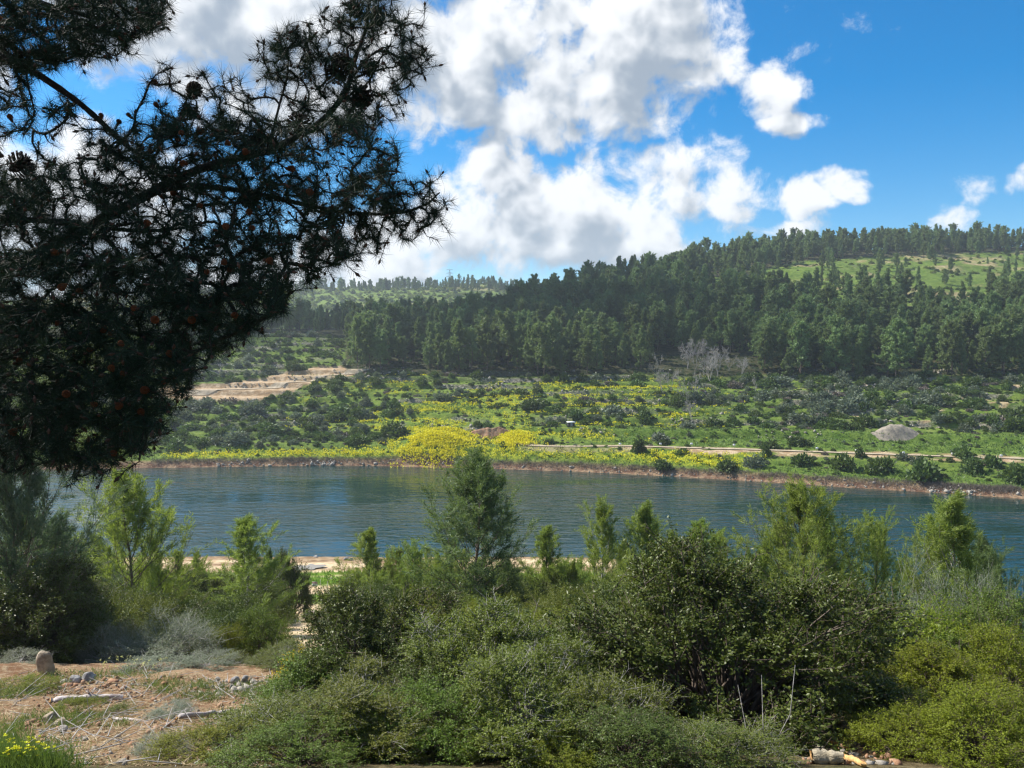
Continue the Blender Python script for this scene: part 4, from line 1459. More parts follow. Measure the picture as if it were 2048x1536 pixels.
# brush along the far waterline
us = np.concatenate([r.uniform(300, 2048, 2600), r.uniform(1850, 2048, 300), r.uniform(560, 630, 120)])
Ys = np.interp(us, FU, FY[:, 2]) + r.normal(size=len(us)) * .6 - .3
xs = (us - 1024) / F * Ys
P = np.column_stack([xs, Ys, far_z(xs, Ys)])
P = np.repeat(P, 9, 0) + r.normal(size=(len(P) * 9, 3)) * np.array([.3, .3, .05])
obj('shore_brush', mesh('shore_brush', *blades(P, unit(r.normal(size=P.shape) * .6 + np.array([0, 0, 1])), r.uniform(.3, 1.0, len(P)), .07, r)), MATS['dry_shrub'], kind='stuff', label='dry brown brush along the far waterline')
# dry stone walls on the terraces
xw = r.uniform(-130, 175, 60000)
yw = r.uniform(200, 355, 60000)
zw, rw, kw, uw = far_z(xw, yw, True)
kk = (rw > .55) & (r.random(len(xw)) < .55)
kk &= (uw > 320) & (uw < 2080)
sel = np.where(kk)[0][:2600]
obj('terrace_stones', mesh('terrace_stones', *stones(np.column_stack([xw, yw, zw + .05])[sel], np.clip(r.lognormal(-1.35, .35, len(sel)), .12, .55), r)), MATS['limestone'], kind='stuff', label='weathered stones of the old terrace walls across the lake')

# ------------------------------------------------------------------ near shore
p = hit([626], [1233], 60, 90)[0]
o = obj('boulder', mesh('boulder', *rock(3, .68, .5, .42), True), MATS['pink_rock'], loc=p + np.array([0, 0, .22]), label='rounded pinkish grey boulder on the sandy track by the shore', cat='boulder')
p = hit([630], [1196], 60, 110)[0]
t = thing('warning_sign', 'white and dark red sign board on a thin post by the near shore', 'sign', p, rz=-.1)
obj('post', mesh('post', *segs([(0, .02, -.3)], [(0, .02, 1.9)], .03, .03, 6)), MATS['steel'], t)
bd = obj('board', mesh('board', *box(-.31, .31, -.02, 0, 1.28, 1.78)), MATS['white_paint'], t)
obj('header', mesh('header', *box(-.31, .31, -.026, -.021, 1.6, 1.77)), MATS['rust_board'], bd)
for i in range(4):
    obj('text_line', mesh('text_line', *box(-.22, .22 - .06 * (i % 2), -.026, -.021, 1.34 + .06 * i, 1.365 + .06 * i)), MATS['dark_board'], bd)
for i, (fu, fv, lab) in enumerate([(655, 1184, 'weathered fence post just right of the red and white sign'), (641, 1180, 'thin fence post between the sign and the weathered post'), (700, 1178, 'fence post at the edge of the young pine by the grass')]):
    p = hit([fu], [fv], 60, 110)[0]
    obj('fence_post', mesh('fence_post', *tube([(0, 0, -.3), (.02, 0, .6), (0, .02, 1.25)], [.05, .045, .04] if i != 1 else [.02, .02, .02], 6)), MATS['bark_pale'], loc=p, label=lab, cat='fence post')
for i, (su, sv_, s_, lab) in enumerate([(692, 1120, .5, 'dark stone at the water edge, left of a pair'), (701, 1121, .45, 'dark stone at the water edge, right of a pair'), (632, 1115, .35, 'flat pale stone on the near waterline'), (586, 1108, .4, 'pale stone at the near waterline beside the pine'), (584, 1258, .4, 'pale stone on the sandy track below the boulder')]):
    p = hit([su], [sv_], 55, 125)[0]
    obj('stone', mesh('stone', *rock(20 + i, s_, s_ * .8, s_ * .6), True), MATS['grey_rock'], loc=p + np.array([0, 0, s_ * .3]), label=lab, cat='stone')
r = np.random.default_rng(66)
X = r.uniform(-60, 60, 14000)
Y = r.uniform(62, 101, 14000)
Ye = Y + 30 * sstep(8, 55, X)
nz = fbm(X * .3, Y * .3, 5, 4)
gm = np.maximum(sstep(90, 91.5, Ye + nz) * (1 - sstep(98, 99.5, Ye + 1.5 * nz)), sstep(79.5, 80.5, Ye + nz) * (1 - sstep(85, 86, Ye + nz))) * sstep(-.4, 0, fbm(X * .08, Y * .3, 6, 3))
kk = r.random(len(X)) < gm
P = np.column_stack([X, Y, near_z(X, Y)])[kk]
P = np.repeat(P, 5, 0) + r.normal(size=(len(P) * 5, 3)) * np.array([.25, .25, 0])
obj('shore_grass', mesh('shore_grass', *blades(P, unit(r.normal(size=P.shape) * .4 + np.array([0, 0, 1])), r.uniform(.25, .7, len(P)), .09, r)), MATS['grass'], kind='stuff', label='bright green grass strips on the near shore flat')

# ------------------------------------------------------------------ young pines on the near slope
YP = []
for i, (W_, nb, up, st, sh, sp_) in enumerate([(7.4, 62, .75, .06, .5, .0), (7.0, 56, .8, .10, .5, .05), (7.4, 70, .8, .10, .4, .04), (7.0, 52, .8, .12, .48, .06), (7.2, 50, .8, .24, .48, .08), (9.8, 58, .6, .04, .5, .05)]):
    w, n = pine(500 + i, 8.5, W_, nb, 10, 6, 10, .24, .028, start=st, shape=sh, up=up, sparse=sp_, r0=.0095)
    YP.append((mesh('young_pine_trunk', *w), mesh('young_pine_needles', *n)))


def at_u(u_, Y_):
    X_ = (u_ - 1024) / F * Y_ * 1.0
    return np.array([X_, Y_, float(near_z(X_, Y_))])


for (pu, vt, Yd, pi, wk, mt, lab) in [
        (255, 945, 35, 0, .95, 'needles_young', 'bushy light green pine at left, its top against the bright water'),
        (490, 1030, 42, 3, 1.15, 'needles_young', 'slender young pine with thin foliage left of the sandy gap'),
        (740, 1055, 50, 3, .95, 'needles_young', 'slim young pine just right of the sandy gap'),
        (962, 925, 45, 2, 1.05, 'needles_deep', 'tallest dark trunked pine in the middle before the lake'),
        (830, 1095, 49, 5, .8, 'needles_young', 'low spreading pine at the left foot of the tallest pine'),
        (1098, 1050, 50, 3, 1.0, 'needles_young', 'narrow young pine right of the tallest pine'),
        (1204, 1008, 47, 4, .85, 'needles_young', 'pale trunked young pine in the middle, bare below'),
        (1300, 1012, 46, 1, .95, 'needles_young', 'young pine rising behind the left shoulder of the dark oak'),
        (1405, 1038, 49, 3, 1.0, 'needles_young', 'narrow pine top above the dark oak, left of a pair'),
        (1440, 1062, 50, 3, 1.0, 'needles_young', 'narrow pine top above the dark oak, right of a pair'),
        (1612, 968, 42, 0, .95, 'needles_young', 'broad light green pine behind the right of the dark oak'),
        (1535, 1085, 44, 3, .9, 'needles_young', 'small pine between the dark oak and the broad pine'),
        (1748, 1050, 42, 5, .68, 'needles_young', 'spreading low topped pine right of the broad pine'),
        (1928, 1000, 40, 1, 1.1, 'needles_young', 'pale trunked light green pine at the right against the water'),
        (345, 1098, 58, 3, .9, 'needles_young', 'small thin pine behind the bushy left pine, left of two'),
        (388, 1102, 62, 3, .75, 'needles_young', 'small thin pine by the water, right of two'),
        (92, 1034, 30, 0, .8, 'needles_blue', 'blue-green pine near the left edge below the overhanging branches'),
        (10, 880, 24, 2, .9, 'needles_blue', 'tall blue-green pine cut by the left edge of the view'),
        (895, 1130, 52, 5, .7, 'needles_young', 'low pine clump hidden at the foot of the tallest pine'),
        (1020, 1150, 47, 5, .75, 'needles_deep', 'low pine at the right foot of the tallest pine'),
        (1150, 1170, 44, 5, .7, 'needles_young', 'low pale pine under the pale trunked young pine'),
        (1260, 1130, 40, 5, .8, 'needles_young', 'low spreading pine touching the left of the dark oak'),
        (680, 1160, 50, 5, .6, 'needles_young', 'low pine at the right rim of the sandy gap'),
        (1500, 1130, 47, 5, .7, 'needles_young', 'low pine behind the top of the dark oak'),
        (1690, 1130, 46, 5, .6, 'needles_young', 'low pine between the broad pine and the spreading one'),
        (1820, 1130, 45, 5, .6, 'needles_young', 'low pine between the spreading pine and the right pine'),
        (792, 1098, 51, 0, .8, 'needles_young', 'full young pine left of the tallest pine'),
        (872, 1112, 53, 2, .7, 'needles_young', 'dense young pine close behind the left of the tallest pine'),
        (1015, 1115, 52, 0, .7, 'needles_deep', 'young pine close behind the right of the tallest pine'),
        (1055, 1140, 54, 5, .6, 'needles_young', 'low pine beside the narrow one right of the tallest pine'),
        (1150, 1120, 50, 1, .6, 'needles_young', 'short pine between the narrow and the pale trunked pines'),
        (1252, 1090, 50, 2, .6, 'needles_young', 'short full pine right of the pale trunked young pine'),
        (1350, 1075, 48, 2, .65, 'needles_young', 'full pine behind the top left of the dark oak'),
        (1660, 1050, 46, 1, .8, 'needles_young', 'pointed pine close right of the broad pine'),
        (1570, 1040, 47, 1, .7, 'needles_young', 'pointed pine close left of the broad pine'),
        (1870, 1080, 44, 2, .7, 'needles_young', 'full pine just left of the pale trunked right pine'),
        (1968, 1075, 42, 1, .7, 'needles_deep', 'pointed darker pine just right of the pale trunked right pine'),
        (175, 1085, 38, 2, .65, 'needles_blue', 'full pine close left of the bushy light green pine'),
        (305, 1090, 40, 2, .6, 'needles_young', 'full pine close right of the bushy light green pine'),
        (45, 1010, 29, 1, .8, 'needles_blue', 'pointed blue-green pine between the two leftmost pines'),
        (535, 1100, 50, 1, .6, 'needles_deep', 'pointed pine between the slender pine and the dark round oak'),
        (1990, 1120, 37, 5, .7, 'needles_deep', 'low dark pine at the far right behind the bushes'),
        (760, 1150, 45, 5, .75, 'needles_young', 'low spreading pine under the slim pine by the gap')]:
    p = at_u(pu, Yd)
    topz = CAMZ + Yd * float(ray(pu, vt)[1])
    hgt_ = topz - p[2]
    s = hgt_ / 9.3
    copy_thing([('trunk', YP[pi][0], 'bark_pale' if ('pale' in lab or 'slim' in lab or 'slender' in lab) else 'bark'), ('needles', YP[pi][1], mt)], 'young_pine', lab, 'pine', p - np.array([0, 0, .15]), 'young pines on the near slope', (pu * .37) % 6.28, (s * wk * 1.25 if hgt_ > 4.5 else s * wk * 1.5,) * 2 + (s,))

# ------------------------------------------------------------------ bushes on the near slope
def bushmesh(seed, *a_, **k_):
    w_, f_ = shrub(seed, *a_, **k_)
    return mesh('stems', *w_), mesh('foliage', *f_)


B = {
    'oak': bushmesh(601, 2.1, 1.8, 3.3, 150, .5, 18, 26, .06, .034, low=.1, wood_r=.035, hollow=.55, stems=4),
    'round': bushmesh(602, 1.9, 1.7, 2.6, 84, .56, 18, 25, .06, .033, low=.03, wood_r=.025, hollow=.55, stems=6),
    'olive': bushmesh(603, 1.9, 1.7, 2.5, 80, .58, 18, 25, .056, .027, low=.03, wood_r=.022, upb=.6, hollow=.5, stems=9),
    'bright': bushmesh(604, 1.6, 1.5, 2.2, 64, .55, 15, 18, .075, .042, low=.03, wood_r=.02, hollow=.5, stems=6),
    'grey': bushmesh(605, 1.2, 1.1, 1.8, 70, .5, 18, 20, .065, .013, low=.02, wood_r=.014, upb=.7, hollow=.5, stems=9),
    'low': bushmesh(606, 1.3, 1.2, 1.0, 60, .42, 15, 20, .045, .022, low=.02, wood_r=.012, upb=.5, hollow=.5, stems=9),
}
BMAT = {'oak': 'oak_leaf', 'round': 'oak_leaf', 'olive': 'oak_olive', 'bright': 'bright_leaf', 'grey': 'grey_leaf', 'low': 'oak_young'}
NB = {'oak': (2.1, 3.3), 'round': (1.9, 2.6), 'olive': (1.9, 2.5), 'bright': (1.6, 2.2), 'grey': (1.2, 1.8), 'low': (1.3, 1.0)}
for (bu, vt, wpx, Yd, kd, mt, lab) in [
        (1455, 1125, 540, 11.4, 'oak', None, 'big dark glossy-leaved oak in the right foreground'),
        (1250, 1260, 260, 12.2, 'round', 'oak_leaf', 'dark bush against the left side of the big oak'),
        (1700, 1190, 210, 14.5, 'round', 'oak_leaf', 'dark oak behind the right side of the big oak'),
        (740, 1192, 340, 14.5, 'oak', 'oak_leaf', 'dark rounded bush in the middle foreground below the slim pine'),
        (865, 1210, 230, 17, 'round', 'oak_young', 'yellow-green tipped bush below the tallest pine'),
        (985, 1243, 360, 12.6, 'oak', 'oak_olive', 'olive toned twiggy bush in the centre foreground'),
        (860, 1320, 250, 12.4, 'round', 'oak_leaf', 'olive green bush in front of the dark rounded bush'),
        (1120, 1280, 240, 13.6, 'round', 'fresh_leaf', 'sparse twiggy bush left of the dark bush and oak'),
        (625, 1325, 270, 12.8, 'round', 'fresh_leaf', 'light leaved bush right of the dirt clearing'),
        (1830, 1225, 240, 17, 'bright', None, 'bright yellow-green bush right of the big oak'),
        (1740, 1300, 180, 14.5, 'bright', None, 'yellow-green leafy bush touching the big oak on its right'),
        (2040, 1270, 240, 13, 'round', 'oak_young', 'mustard green bush at the right edge'),
        (1780, 1380, 230, 11, 'round', 'oak_leaf', 'dark green bush right of the cut logs'),
        (2010, 1200, 220, 21, 'round', 'fresh_leaf', 'rounded bush at the right edge below the low dark pine'),
        (1860, 1150, 170, 28, 'grey', None, 'pale grey-green shrub left of the pale trunked right pine'),
        (1985, 1178, 120, 30, 'grey', None, 'grey-green shrub right of the pale trunked right pine'),
        (55, 1140, 290, 23, 'oak', 'oak_leaf', 'very dark bush at the left edge behind the upright stone'),
        (-20, 1190, 200, 23, 'round', 'oak_leaf', 'very dark bush cut by the left edge of the view'),
        (140, 1190, 190, 24.5, 'oak', 'oak_leaf', 'green bush between the left dark bush and the bushy pine'),
        (200, 1258, 90, 22.5, 'grey', None, 'upright silvery shrub right of the upright stone'),
        (330, 1232, 190, 23, 'grey', 'grey_leaf', 'wide grey shrub at the back of the dirt clearing'),
        (270, 1250, 120, 24, 'olive', 'oak_olive', 'olive bush between the silvery and the wide grey shrub'),
        (425, 1258, 110, 24, 'round', 'oak_young', 'rounded yellow-green bush at the back of the clearing'),
        (520, 1222, 130, 25, 'round', 'fresh_leaf', 'bush at the back right of the clearing beside the path'),
        (565, 1112, 100, 58, 'oak', 'oak_leaf', 'dark round oak casting shade on the sandy track'),
        (395, 1150, 110, 45, 'oak', 'oak_leaf', 'dark oak between the bushy pine and the slender pine'),
        (610, 1245, 60, 60, 'low', 'oak_olive', 'small bush on the sandy track below the boulder'),
        (30, 1372, 120, 16.5, 'low', 'oak_young', 'low green bush at the left edge beside the grey log'),
        (330, 1440, 90, 13, 'grey', 'grey_leaf', 'thin grey shrub standing in the dirt clearing'),
        (300, 1345, 150, 19.5, 'low', 'grey_leaf', 'low grey-green herbs at the back of the clearing'),
        (390, 1340, 130, 19.6, 'low', 'grey_leaf', 'low grey-green cushion before the wide grey shrub'),
        (450, 1340, 90, 20.5, 'low', 'oak_olive', 'low cushion plant beside the white rubble'),
        (20, 1345, 110, 20, 'low', 'grey_leaf', 'low grey plants left of the upright stone'),
        (1570, 1470, 120, 9.6, 'low', 'oak_leaf', 'small dark plant at the foot of the oak trunk'),
        (1180, 1340, 240, 12.8, 'olive', 'oak_olive', 'olive bush tucked against the dark bush left of the oak'),
        (1380, 1215, 280, 13.5, 'round', 'oak_leaf', 'dark bush filling the big oak from behind'),
        (1570, 1210, 250, 12.6, 'oak', 'oak_leaf', 'dark oak crown merging with the big oak on the right'),
        (1930, 1240, 240, 17, 'oak', 'fresh_leaf', 'olive bush below the pale trunked right pine'),
        (1680, 1190, 200, 19, 'olive', 'oak_olive', 'olive bush behind the yellow-green leafy bush'),
        (1090, 1235, 230, 22, 'olive', 'oak_young', 'yellow-green bush between the tallest pine and the oak'),
        (960, 1215, 180, 25, 'olive', 'oak_young', 'yellow-green bush at the foot of the tallest pine'),
        (1200, 1235, 200, 24, 'round', 'oak_olive', 'bush below the pale trunked young pine'),
        (790, 1270, 240, 16.5, 'round', 'oak_leaf', 'dark bush before the dark rounded bush'),
        (560, 1290, 110, 20, 'olive', 'oak_olive', 'small bush by the path at the right back of the clearing'),
        (470, 1280, 130, 27, 'round', 'oak_leaf', 'dark bush under the slender young pine'),
        (300, 1190, 170, 30, 'round', 'oak_leaf', 'dark bush under the bushy light green pine'),
        (200, 1180, 170, 31, 'round', 'oak_olive', 'olive bush at the left foot of the bushy pine'),
        (20, 1090, 200, 28, 'round', 'oak_leaf', 'tall dark bush at the left edge under the tall blue-green pine'),
        (575, 1395, 290, 9.7, 'round', 'oak_olive', 'bush overlapping the right rim of the dirt clearing'),
        (715, 1370, 310, 9.5, 'oak', 'oak_olive', 'dense bush at the bottom between clearing and centre'),
        (870, 1390, 280, 9.2, 'round', 'fresh_leaf', 'dome-shaped bush at the bottom left of the centre'),
        (1050, 1320, 360, 9.4, 'oak', 'oak_olive', 'olive bush at the bottom centre, nearest the viewer'),
        (1225, 1380, 280, 9.2, 'round', 'oak_olive', 'leafy bush at the bottom left of the big oak'),
        (430, 1462, 260, 9.0, 'olive', 'oak_young', 'leafy bush at the bottom edge of the clearing'),
        (590, 1445, 300, 8.6, 'olive', 'fresh_leaf', 'grey-green bush at the bottom edge left of centre'),
        (1125, 1490, 140, 8.2, 'bright', 'bright_leaf', 'bright green leafy bush at the bottom centre'),
        (1290, 1435, 290, 8.4, 'round', 'oak_leaf', 'dark bush cut by the bottom edge below the oak'),
        (1450, 1455, 230, 8.4, 'round', 'oak_olive', 'olive bush at the bottom beside the dead stalks'),
        (1905, 1320, 300, 11.6, 'oak', 'oak_young', 'mustard green bush in the lower right'),
        (1840, 1420, 240, 9.4, 'round', 'oak_young', 'mustard green bush right of the logs at the bottom'),
        (1995, 1400, 280, 9.0, 'round', 'oak_young', 'mustard green bush cut by the bottom right corner'),
        (130, 1447, 100, 13.6, 'low', 'oak_young', 'low green plants in front of the grey log'),
        (220, 1450, 80, 13.4, 'low', 'oak_olive', 'low trampled plants before the end of the grey log'),
        (310, 1500, 110, 9.6, 'grey', 'grey_leaf', 'small grey shrub near the bottom of the clearing'),
        (690, 1235, 90, 45, 'low', 'maquis', 'dark shrub at the foot of the low pine by the gap')]:
    mt = mt or BMAT[kd]
    p = at_u(bu, Yd)
    rx, hh = NB[kd]
    sx = wpx / 2 / F * Yd / rx * 1.08
    sz = max(CAMZ + Yd * float(ray(bu, vt)[1]) - p[2], .2) / hh
    copy_thing([('stems', B[kd][0], 'bark_pale' if mt in ('oak_olive', 'grey_leaf') else 'bark'), ('foliage', B[kd][1], mt)], 'oak_tree' if 'oak' in lab.split(' in ')[0] and kd == 'oak' else 'bush', lab, 'oak' if kd == 'oak' else 'bush', p, None, (bu * .71) % 6.28, (sx, sx, sz))

# undergrowth of the near slope: a loose crowd of low pines and shrubs that fills the ground between
r = np.random.default_rng(88)
X = r.uniform(-45, 62, 1100)
Y = r.uniform(23, 66, 1100)
u, v = proj(X, Y, near_z(X, Y))
Ye = Y + 30 * sstep(8, 55, X)
tr = np.abs(X - np.interp(Y, [22, 40, 60, 75], [-6.2, -11.5, -16.4, -20]))
kk = (u > -60) & (u < 2120) & (Ye < 70) & (tr > 2.2) & ~((u > 575) & (u < 690) & (Y > 50)) & ~((u > 1030) & (u < 1210) & (Ye > 62))
P = np.column_stack([X, Y, near_z(X, Y) - .1])[kk]
q = r.uniform(.6, 1.15, len(P)) * np.interp(P[:, 1], [23, 40, 66], [.75, 1, 1.05])
ids = r.integers(0, 4, len(P))
# low pines thicken towards the shore, leaving the sandy gap open
X = r.uniform(-75, 75, 900)
Y = r.uniform(46, 101, 900)
u, v = proj(X, Y, near_z(X, Y))
Ye = Y + 30 * sstep(8, 55, X)
kk = (u > -60) & (u < 2120) & (Ye < 101) & ~((u > 540) & (u < 745)) & ~((u > 1040) & (u < 1215) & (Ye > 60)) & ~((u > 350) & (u < 470) & (Ye > 80)) & (r.random(900) < np.where(Ye > 80, .5, .8))
P2 = np.column_stack([X, Y, near_z(X, Y) - .1])[kk]
P = np.concatenate([P, P2])
ids = np.concatenate([ids, np.where(r.random(len(P2)) < .6, 4, r.integers(1, 3, len(P2)))])
q = np.concatenate([q, np.where(ids[-len(P2):] == 4, r.uniform(.22, .46, len(P2)), r.uniform(.8, 1.5, len(P2)))])
scatter_nodes('undergrowth', P, r.uniform(0, 6.28, len(P)), np.repeat(q[:, None], 3, 1), ids, [[part_of(B['grey'][1])], [part_of(B['round'][1])], [part_of(B['olive'][1])], [part_of(B['low'][1])], [part_of(YP[5][0]), part_of(YP[5][1])]], 'undergrowth of low shrubs and pines covering the near slope')

# ------------------------------------------------------------------ the dirt clearing
def on(u_, v_, y0=9, y1=30):
    return hit([u_], [v_], y0, y1, 1500)[0]


def log(name, ends, rad_, mat, lab, seed, cut='cut_wood', stubs=3, y0=9, y1=26, bend=.03):
    a_, b_ = on(*ends[0], y0, y1), on(*ends[1], y0, y1)
    r_ = np.random.default_rng(seed)
    n = 14
    t_ = np.linspace(0, 1, n)
    L = np.linalg.norm(b_ - a_)
    P = a_ + (b_ - a_) * t_[:, None]
    P[:, 2] = np.maximum(P[:, 2], near_z(P[:, 0], P[:, 1])) + rad_ * .85
    P += np.cumsum(r_.normal(size=(n, 3)) * L * bend * .3, 0) * np.array([1, 1, .4])
    R = rad_ * (1 - .25 * t_) * (1 + .1 * r_.normal(size=n))
    th = thing(name, lab, 'log', a_)
    V, Fc = tube(P - a_, R, 12, caps=False)
    V = V + r_.normal(size=V.shape) * rad_ * .05
    obj('trunk', mesh('trunk', V, Fc, True), MATS[mat], th)
    for e, s_ in ((0, -1), (n - 1, 1)):
        d = unit((P[-1] - P[0])[None])[0] * s_
        Vc, Fcc = tube([P[e] - a_ - d * .01, P[e] - a_ + d * .006], [R[e] * .98, R[e] * .98], 12)
        obj('cut_face', mesh('cut_face', Vc, Fcc), MATS[cut], th)
    for i in range(stubs):
        k = r_.integers(2, n - 2)
        d = unit((r_.normal(size=3) * .6 + np.array([0, 0, 1]))[None])[0]
        Vc, Fcc = tube([P[k] - a_, P[k] - a_ + d * rad_ * 2.4], [rad_ * .35, rad_ * .22], 7)
        obj('branch_stub', mesh('branch_stub', Vc, Fcc), MATS[mat], th)
    return th


log('log', ((100, 1409), (250, 1401)), .075, 'log_grey', 'pale grey log with peeling bark lying across the left clearing', 1)
log('branch', ((352, 1440), (482, 1432)), .045, 'log_grey', 'thin peeled branch lying in the middle of the clearing', 2, stubs=4, bend=.05)
log('branch', ((228, 1440), (335, 1444)), .03, 'log_grey', 'short thin grey branch left of the peeled one', 4, stubs=2, bend=.05)
log('log', ((1628, 1482), (1650, 1508)), .075, 'beige_bark', 'short beige log tipped on end by the oak trunk', 5, y0=8, stubs=0)
log('log', ((1622, 1527), (1690, 1530)), .085, 'beige_bark', 'thick beige log at the bottom edge right of the oak', 6, y0=8, stubs=0)
log('log', ((1652, 1492), (1694, 1500)), .05, 'orange_wood', 'orange barked log behind the beige logs', 7, cut='orange_wood', y0=8, stubs=1)
log('log', ((1560, 1497), (1628, 1502)), .05, 'beige_bark', 'pale split log left of the beige logs under the oak', 8, y0=8, stubs=0)
log('log', ((1690, 1520), (1730, 1536)), .04, 'cut_wood', 'light wood chunk at the bottom right of the beige logs', 9, y0=8, stubs=0)

p = on(95, 1352)
obj('standing_stone', mesh('standing_stone', *rock(47, .28, .15, .46, .1, 16), False), MATS['tan_rock'], loc=p + np.array([0, 0, .24]), label='upright tan stone at the back left of the clearing', cat='stone')
for i, (su, sv_, s_, mt, lab) in enumerate([
        (150, 1365, .19, 'grey_rock', 'angular grey-white rock right of the upright stone'), (178, 1362, .2, 'grey_rock', 'rounded speckled rock before the silvery shrub'),
        (70, 1380, .13, 'limestone', 'pale stone left of the earth heap'), (128, 1370, .12, 'limestone', 'small pale stone on the earth heap'),
        (122, 1452, .14, 'tan_rock', 'brown clod of stony earth below the grey log'), (98, 1446, .16, 'tan_rock', 'brown clod left of the stony one'),
        (470, 1366, .13, 'grey_rock', 'grey stone at the left of the white rubble'), (490, 1362, .12, 'grey_rock', 'grey stone in the middle of the white rubble'),
        (435, 1362, .1, 'limestone', 'small white stone left of the rubble'), (508, 1368, .12, 'limestone', 'white stone at the right of the rubble'),
        (395, 1425, .06, 'tan_rock', 'small reddish stone above the peeled branch'), (125, 1462, .1, 'limestone', 'pale stone in front of the brown clods')]):
    p = on(su, sv_)
    o = obj('stone', mesh('stone', *rock(60 + i, s_, s_ * .85, s_ * .75), False), MATS[mt], loc=p + np.array([0, 0, s_ * .35]), label=lab, cat='stone')
    o.rotation_euler = (0, 0, i * 1.3)

r = np.random.default_rng(99)
# rubble and clods
us = np.concatenate([r.normal(480, 45, 420), r.uniform(40, 520, 900), r.normal(110, 40, 260), r.normal(190, 60, 150), r.uniform(1560, 1800, 160)])
vs_ = np.concatenate([r.normal(1378, 9, 420), r.uniform(1352, 1536, 900), r.normal(1372, 10, 260), r.normal(1372, 12, 150), r.uniform(1480, 1536, 160)])
P = hit(us, vs_, 8.5, 26, 500)
sz = np.concatenate([np.clip(r.lognormal(-3.6, .5, 420), .01, .09), np.clip(r.lognormal(-3.9, .5, 900), .008, .07), np.clip(r.lognormal(-3.7, .45, 260), .01, .08), np.clip(r.lognormal(-3.6, .45, 150), .01, .08), np.clip(r.lognormal(-3.5, .5, 160), .01, .07)])
sel = np.zeros(len(us), bool)
sel[:420] = True
sel[np.arange(len(us)) % 3 == 0] = True
obj('rubble', mesh('rubble', *stones(P[sel], sz[sel], r)), MATS['limestone'], kind='stuff', label='white limestone rubble strewn over the clearing')
obj('clods', mesh('clods', *stones(P[~sel], sz[~sel] * 1.2, r)), MATS['red_earth'], kind='stuff', label='clods of reddish earth strewn over the clearing')
# straw, twigs, dead needles
us, vs_ = r.uniform(-20, 560, 9500), r.uniform(1350, 1540, 9500)
P = hit(us, vs_, 8.5, 26, 400)
pat = fbm(P[:, 0] * .9, P[:, 1] * .9, 171, 3)
P = P[pat > -.3]
D = r.normal(size=P.shape) * np.array([1, 1, .12])
L = np.clip(r.lognormal(-2.0, .5, len(P)), .05, .5)
Pz = P + np.array([0, 0, .02])
obj('straw', mesh('straw', *blades(Pz, D + np.array([0, 0, .1]), L, .008, r)), MATS['straw'], kind='stuff', label='dry straw and dead needles littering the clearing')
k = r.random(len(P)) < .035
D = unit(r.normal(size=(k.sum(), 3)) * np.array([1, 1, .1]))
obj('twigs', mesh('twigs', *segs(P[k] + np.array([0, 0, .02]), P[k] + D * r.uniform(.2, .8, (k.sum(), 1)) + np.array([0, 0, .06]), .008, .004, 5)), MATS['bare_wood'], kind='stuff', label='dead grey twigs lying on the clearing')
# weeds
us, vs_ = r.uniform(-20, 560, 1500), r.uniform(1345, 1540, 1500)
P = hit(us, vs_, 8.5, 26, 400)
pat = fbm(P[:, 0] * .55, P[:, 1] * .55, 181, 3)
P = P[pat > .1]
P = np.repeat(P, 22, 0) + r.normal(size=(len(P) * 22, 3)) * np.array([.1, .1, .0])
obj('weeds', mesh('weeds', *blades(P, unit(r.normal(size=P.shape) * .6 + np.array([0, 0, .8])), r.uniform(.05, .22, len(P)), .012, r)), MATS['herb_green'], kind='stuff', label='small green weeds sprouting in the clearing')
us = np.abs(r.normal(0, 62, 620)) - 30
vs_ = 1578 - np.abs(r.normal(0, 42, 620))
P = hit(us, vs_, 8, 14, 400)
P = np.repeat(P, 20, 0) + r.normal(size=(len(P) * 20, 3)) * np.array([.1, .1, .0])
obj('grass', mesh('grass', *blades(P, unit(r.normal(size=P.shape) * .45 + np.array([0, 0, 1])), r.uniform(.06, .3, len(P)), .011, r)), MATS['herb_green'], kind='stuff', label='fresh green grass in the bottom left corner')


def flower_plant(seed, h_):
    r_ = np.random.default_rng(seed)
    st = [tube([(0, 0, 0), (.02, .01, h_ * .5), (.03, .02, h_)], [.006, .005, .003], 5)]
    pe = []
    for _ in range(7):
        q = np.array([.03, .02, h_]) + r_.normal(size=3) * .035
        ang = np.linspace(0, 2 * np.pi, 5)[:-1]
        D = np.column_stack([np.cos(ang), np.sin(ang), np.full(4, .35)])
        pe.append(leaves(np.repeat(q[None], 4, 0), D, .022, .018, r_))
    P_ = np.column_stack([r_.normal(size=14) * .02, r_.normal(size=14) * .02, r_.uniform(.05, h_ * .7, 14)])
    lf = leaves(P_, r_.normal(size=(14, 3)) + np.array([0, 0, .3]), .09, .03, r_)
    return mesh('stem', *st[0]), mesh('petals', *join(pe)), mesh('leaves', *lf)


for i, (fu, fv, lab) in enumerate([(7, 1482, 'yellow wildflower at the very left edge, highest of the left flowers'), (51, 1488, 'yellow wildflower with the largest head left of the clearing'), (21, 1497, 'yellow wildflower between the two highest left ones'),
                                   (75, 1500, 'yellow wildflower on the right beside lying straw'), (95, 1508, 'rightmost yellow wildflower with a double head'), (5, 1514, 'yellow wildflower low at the left edge'),
                                   (33, 1515, 'yellow wildflower low beside the left edge flower'), (42, 1518, 'yellow wildflower in the middle of the lowest row'), (20, 1527, 'lowest yellow wildflower in the grass'), (60, 1524, 'yellow wildflower at the right of the lowest row')]):
    p = on(fu, fv + 32, 8, 20)
    th = thing('wildflower', lab, 'flower', p)
    s_, pt, lf = flower_plant(700 + i, .24)
    obj('stem', s_, MATS['grass'], th)
    obj('petals', pt, MATS['yellow_flower'], th)
    obj('leaves', lf, MATS['grass'], th)
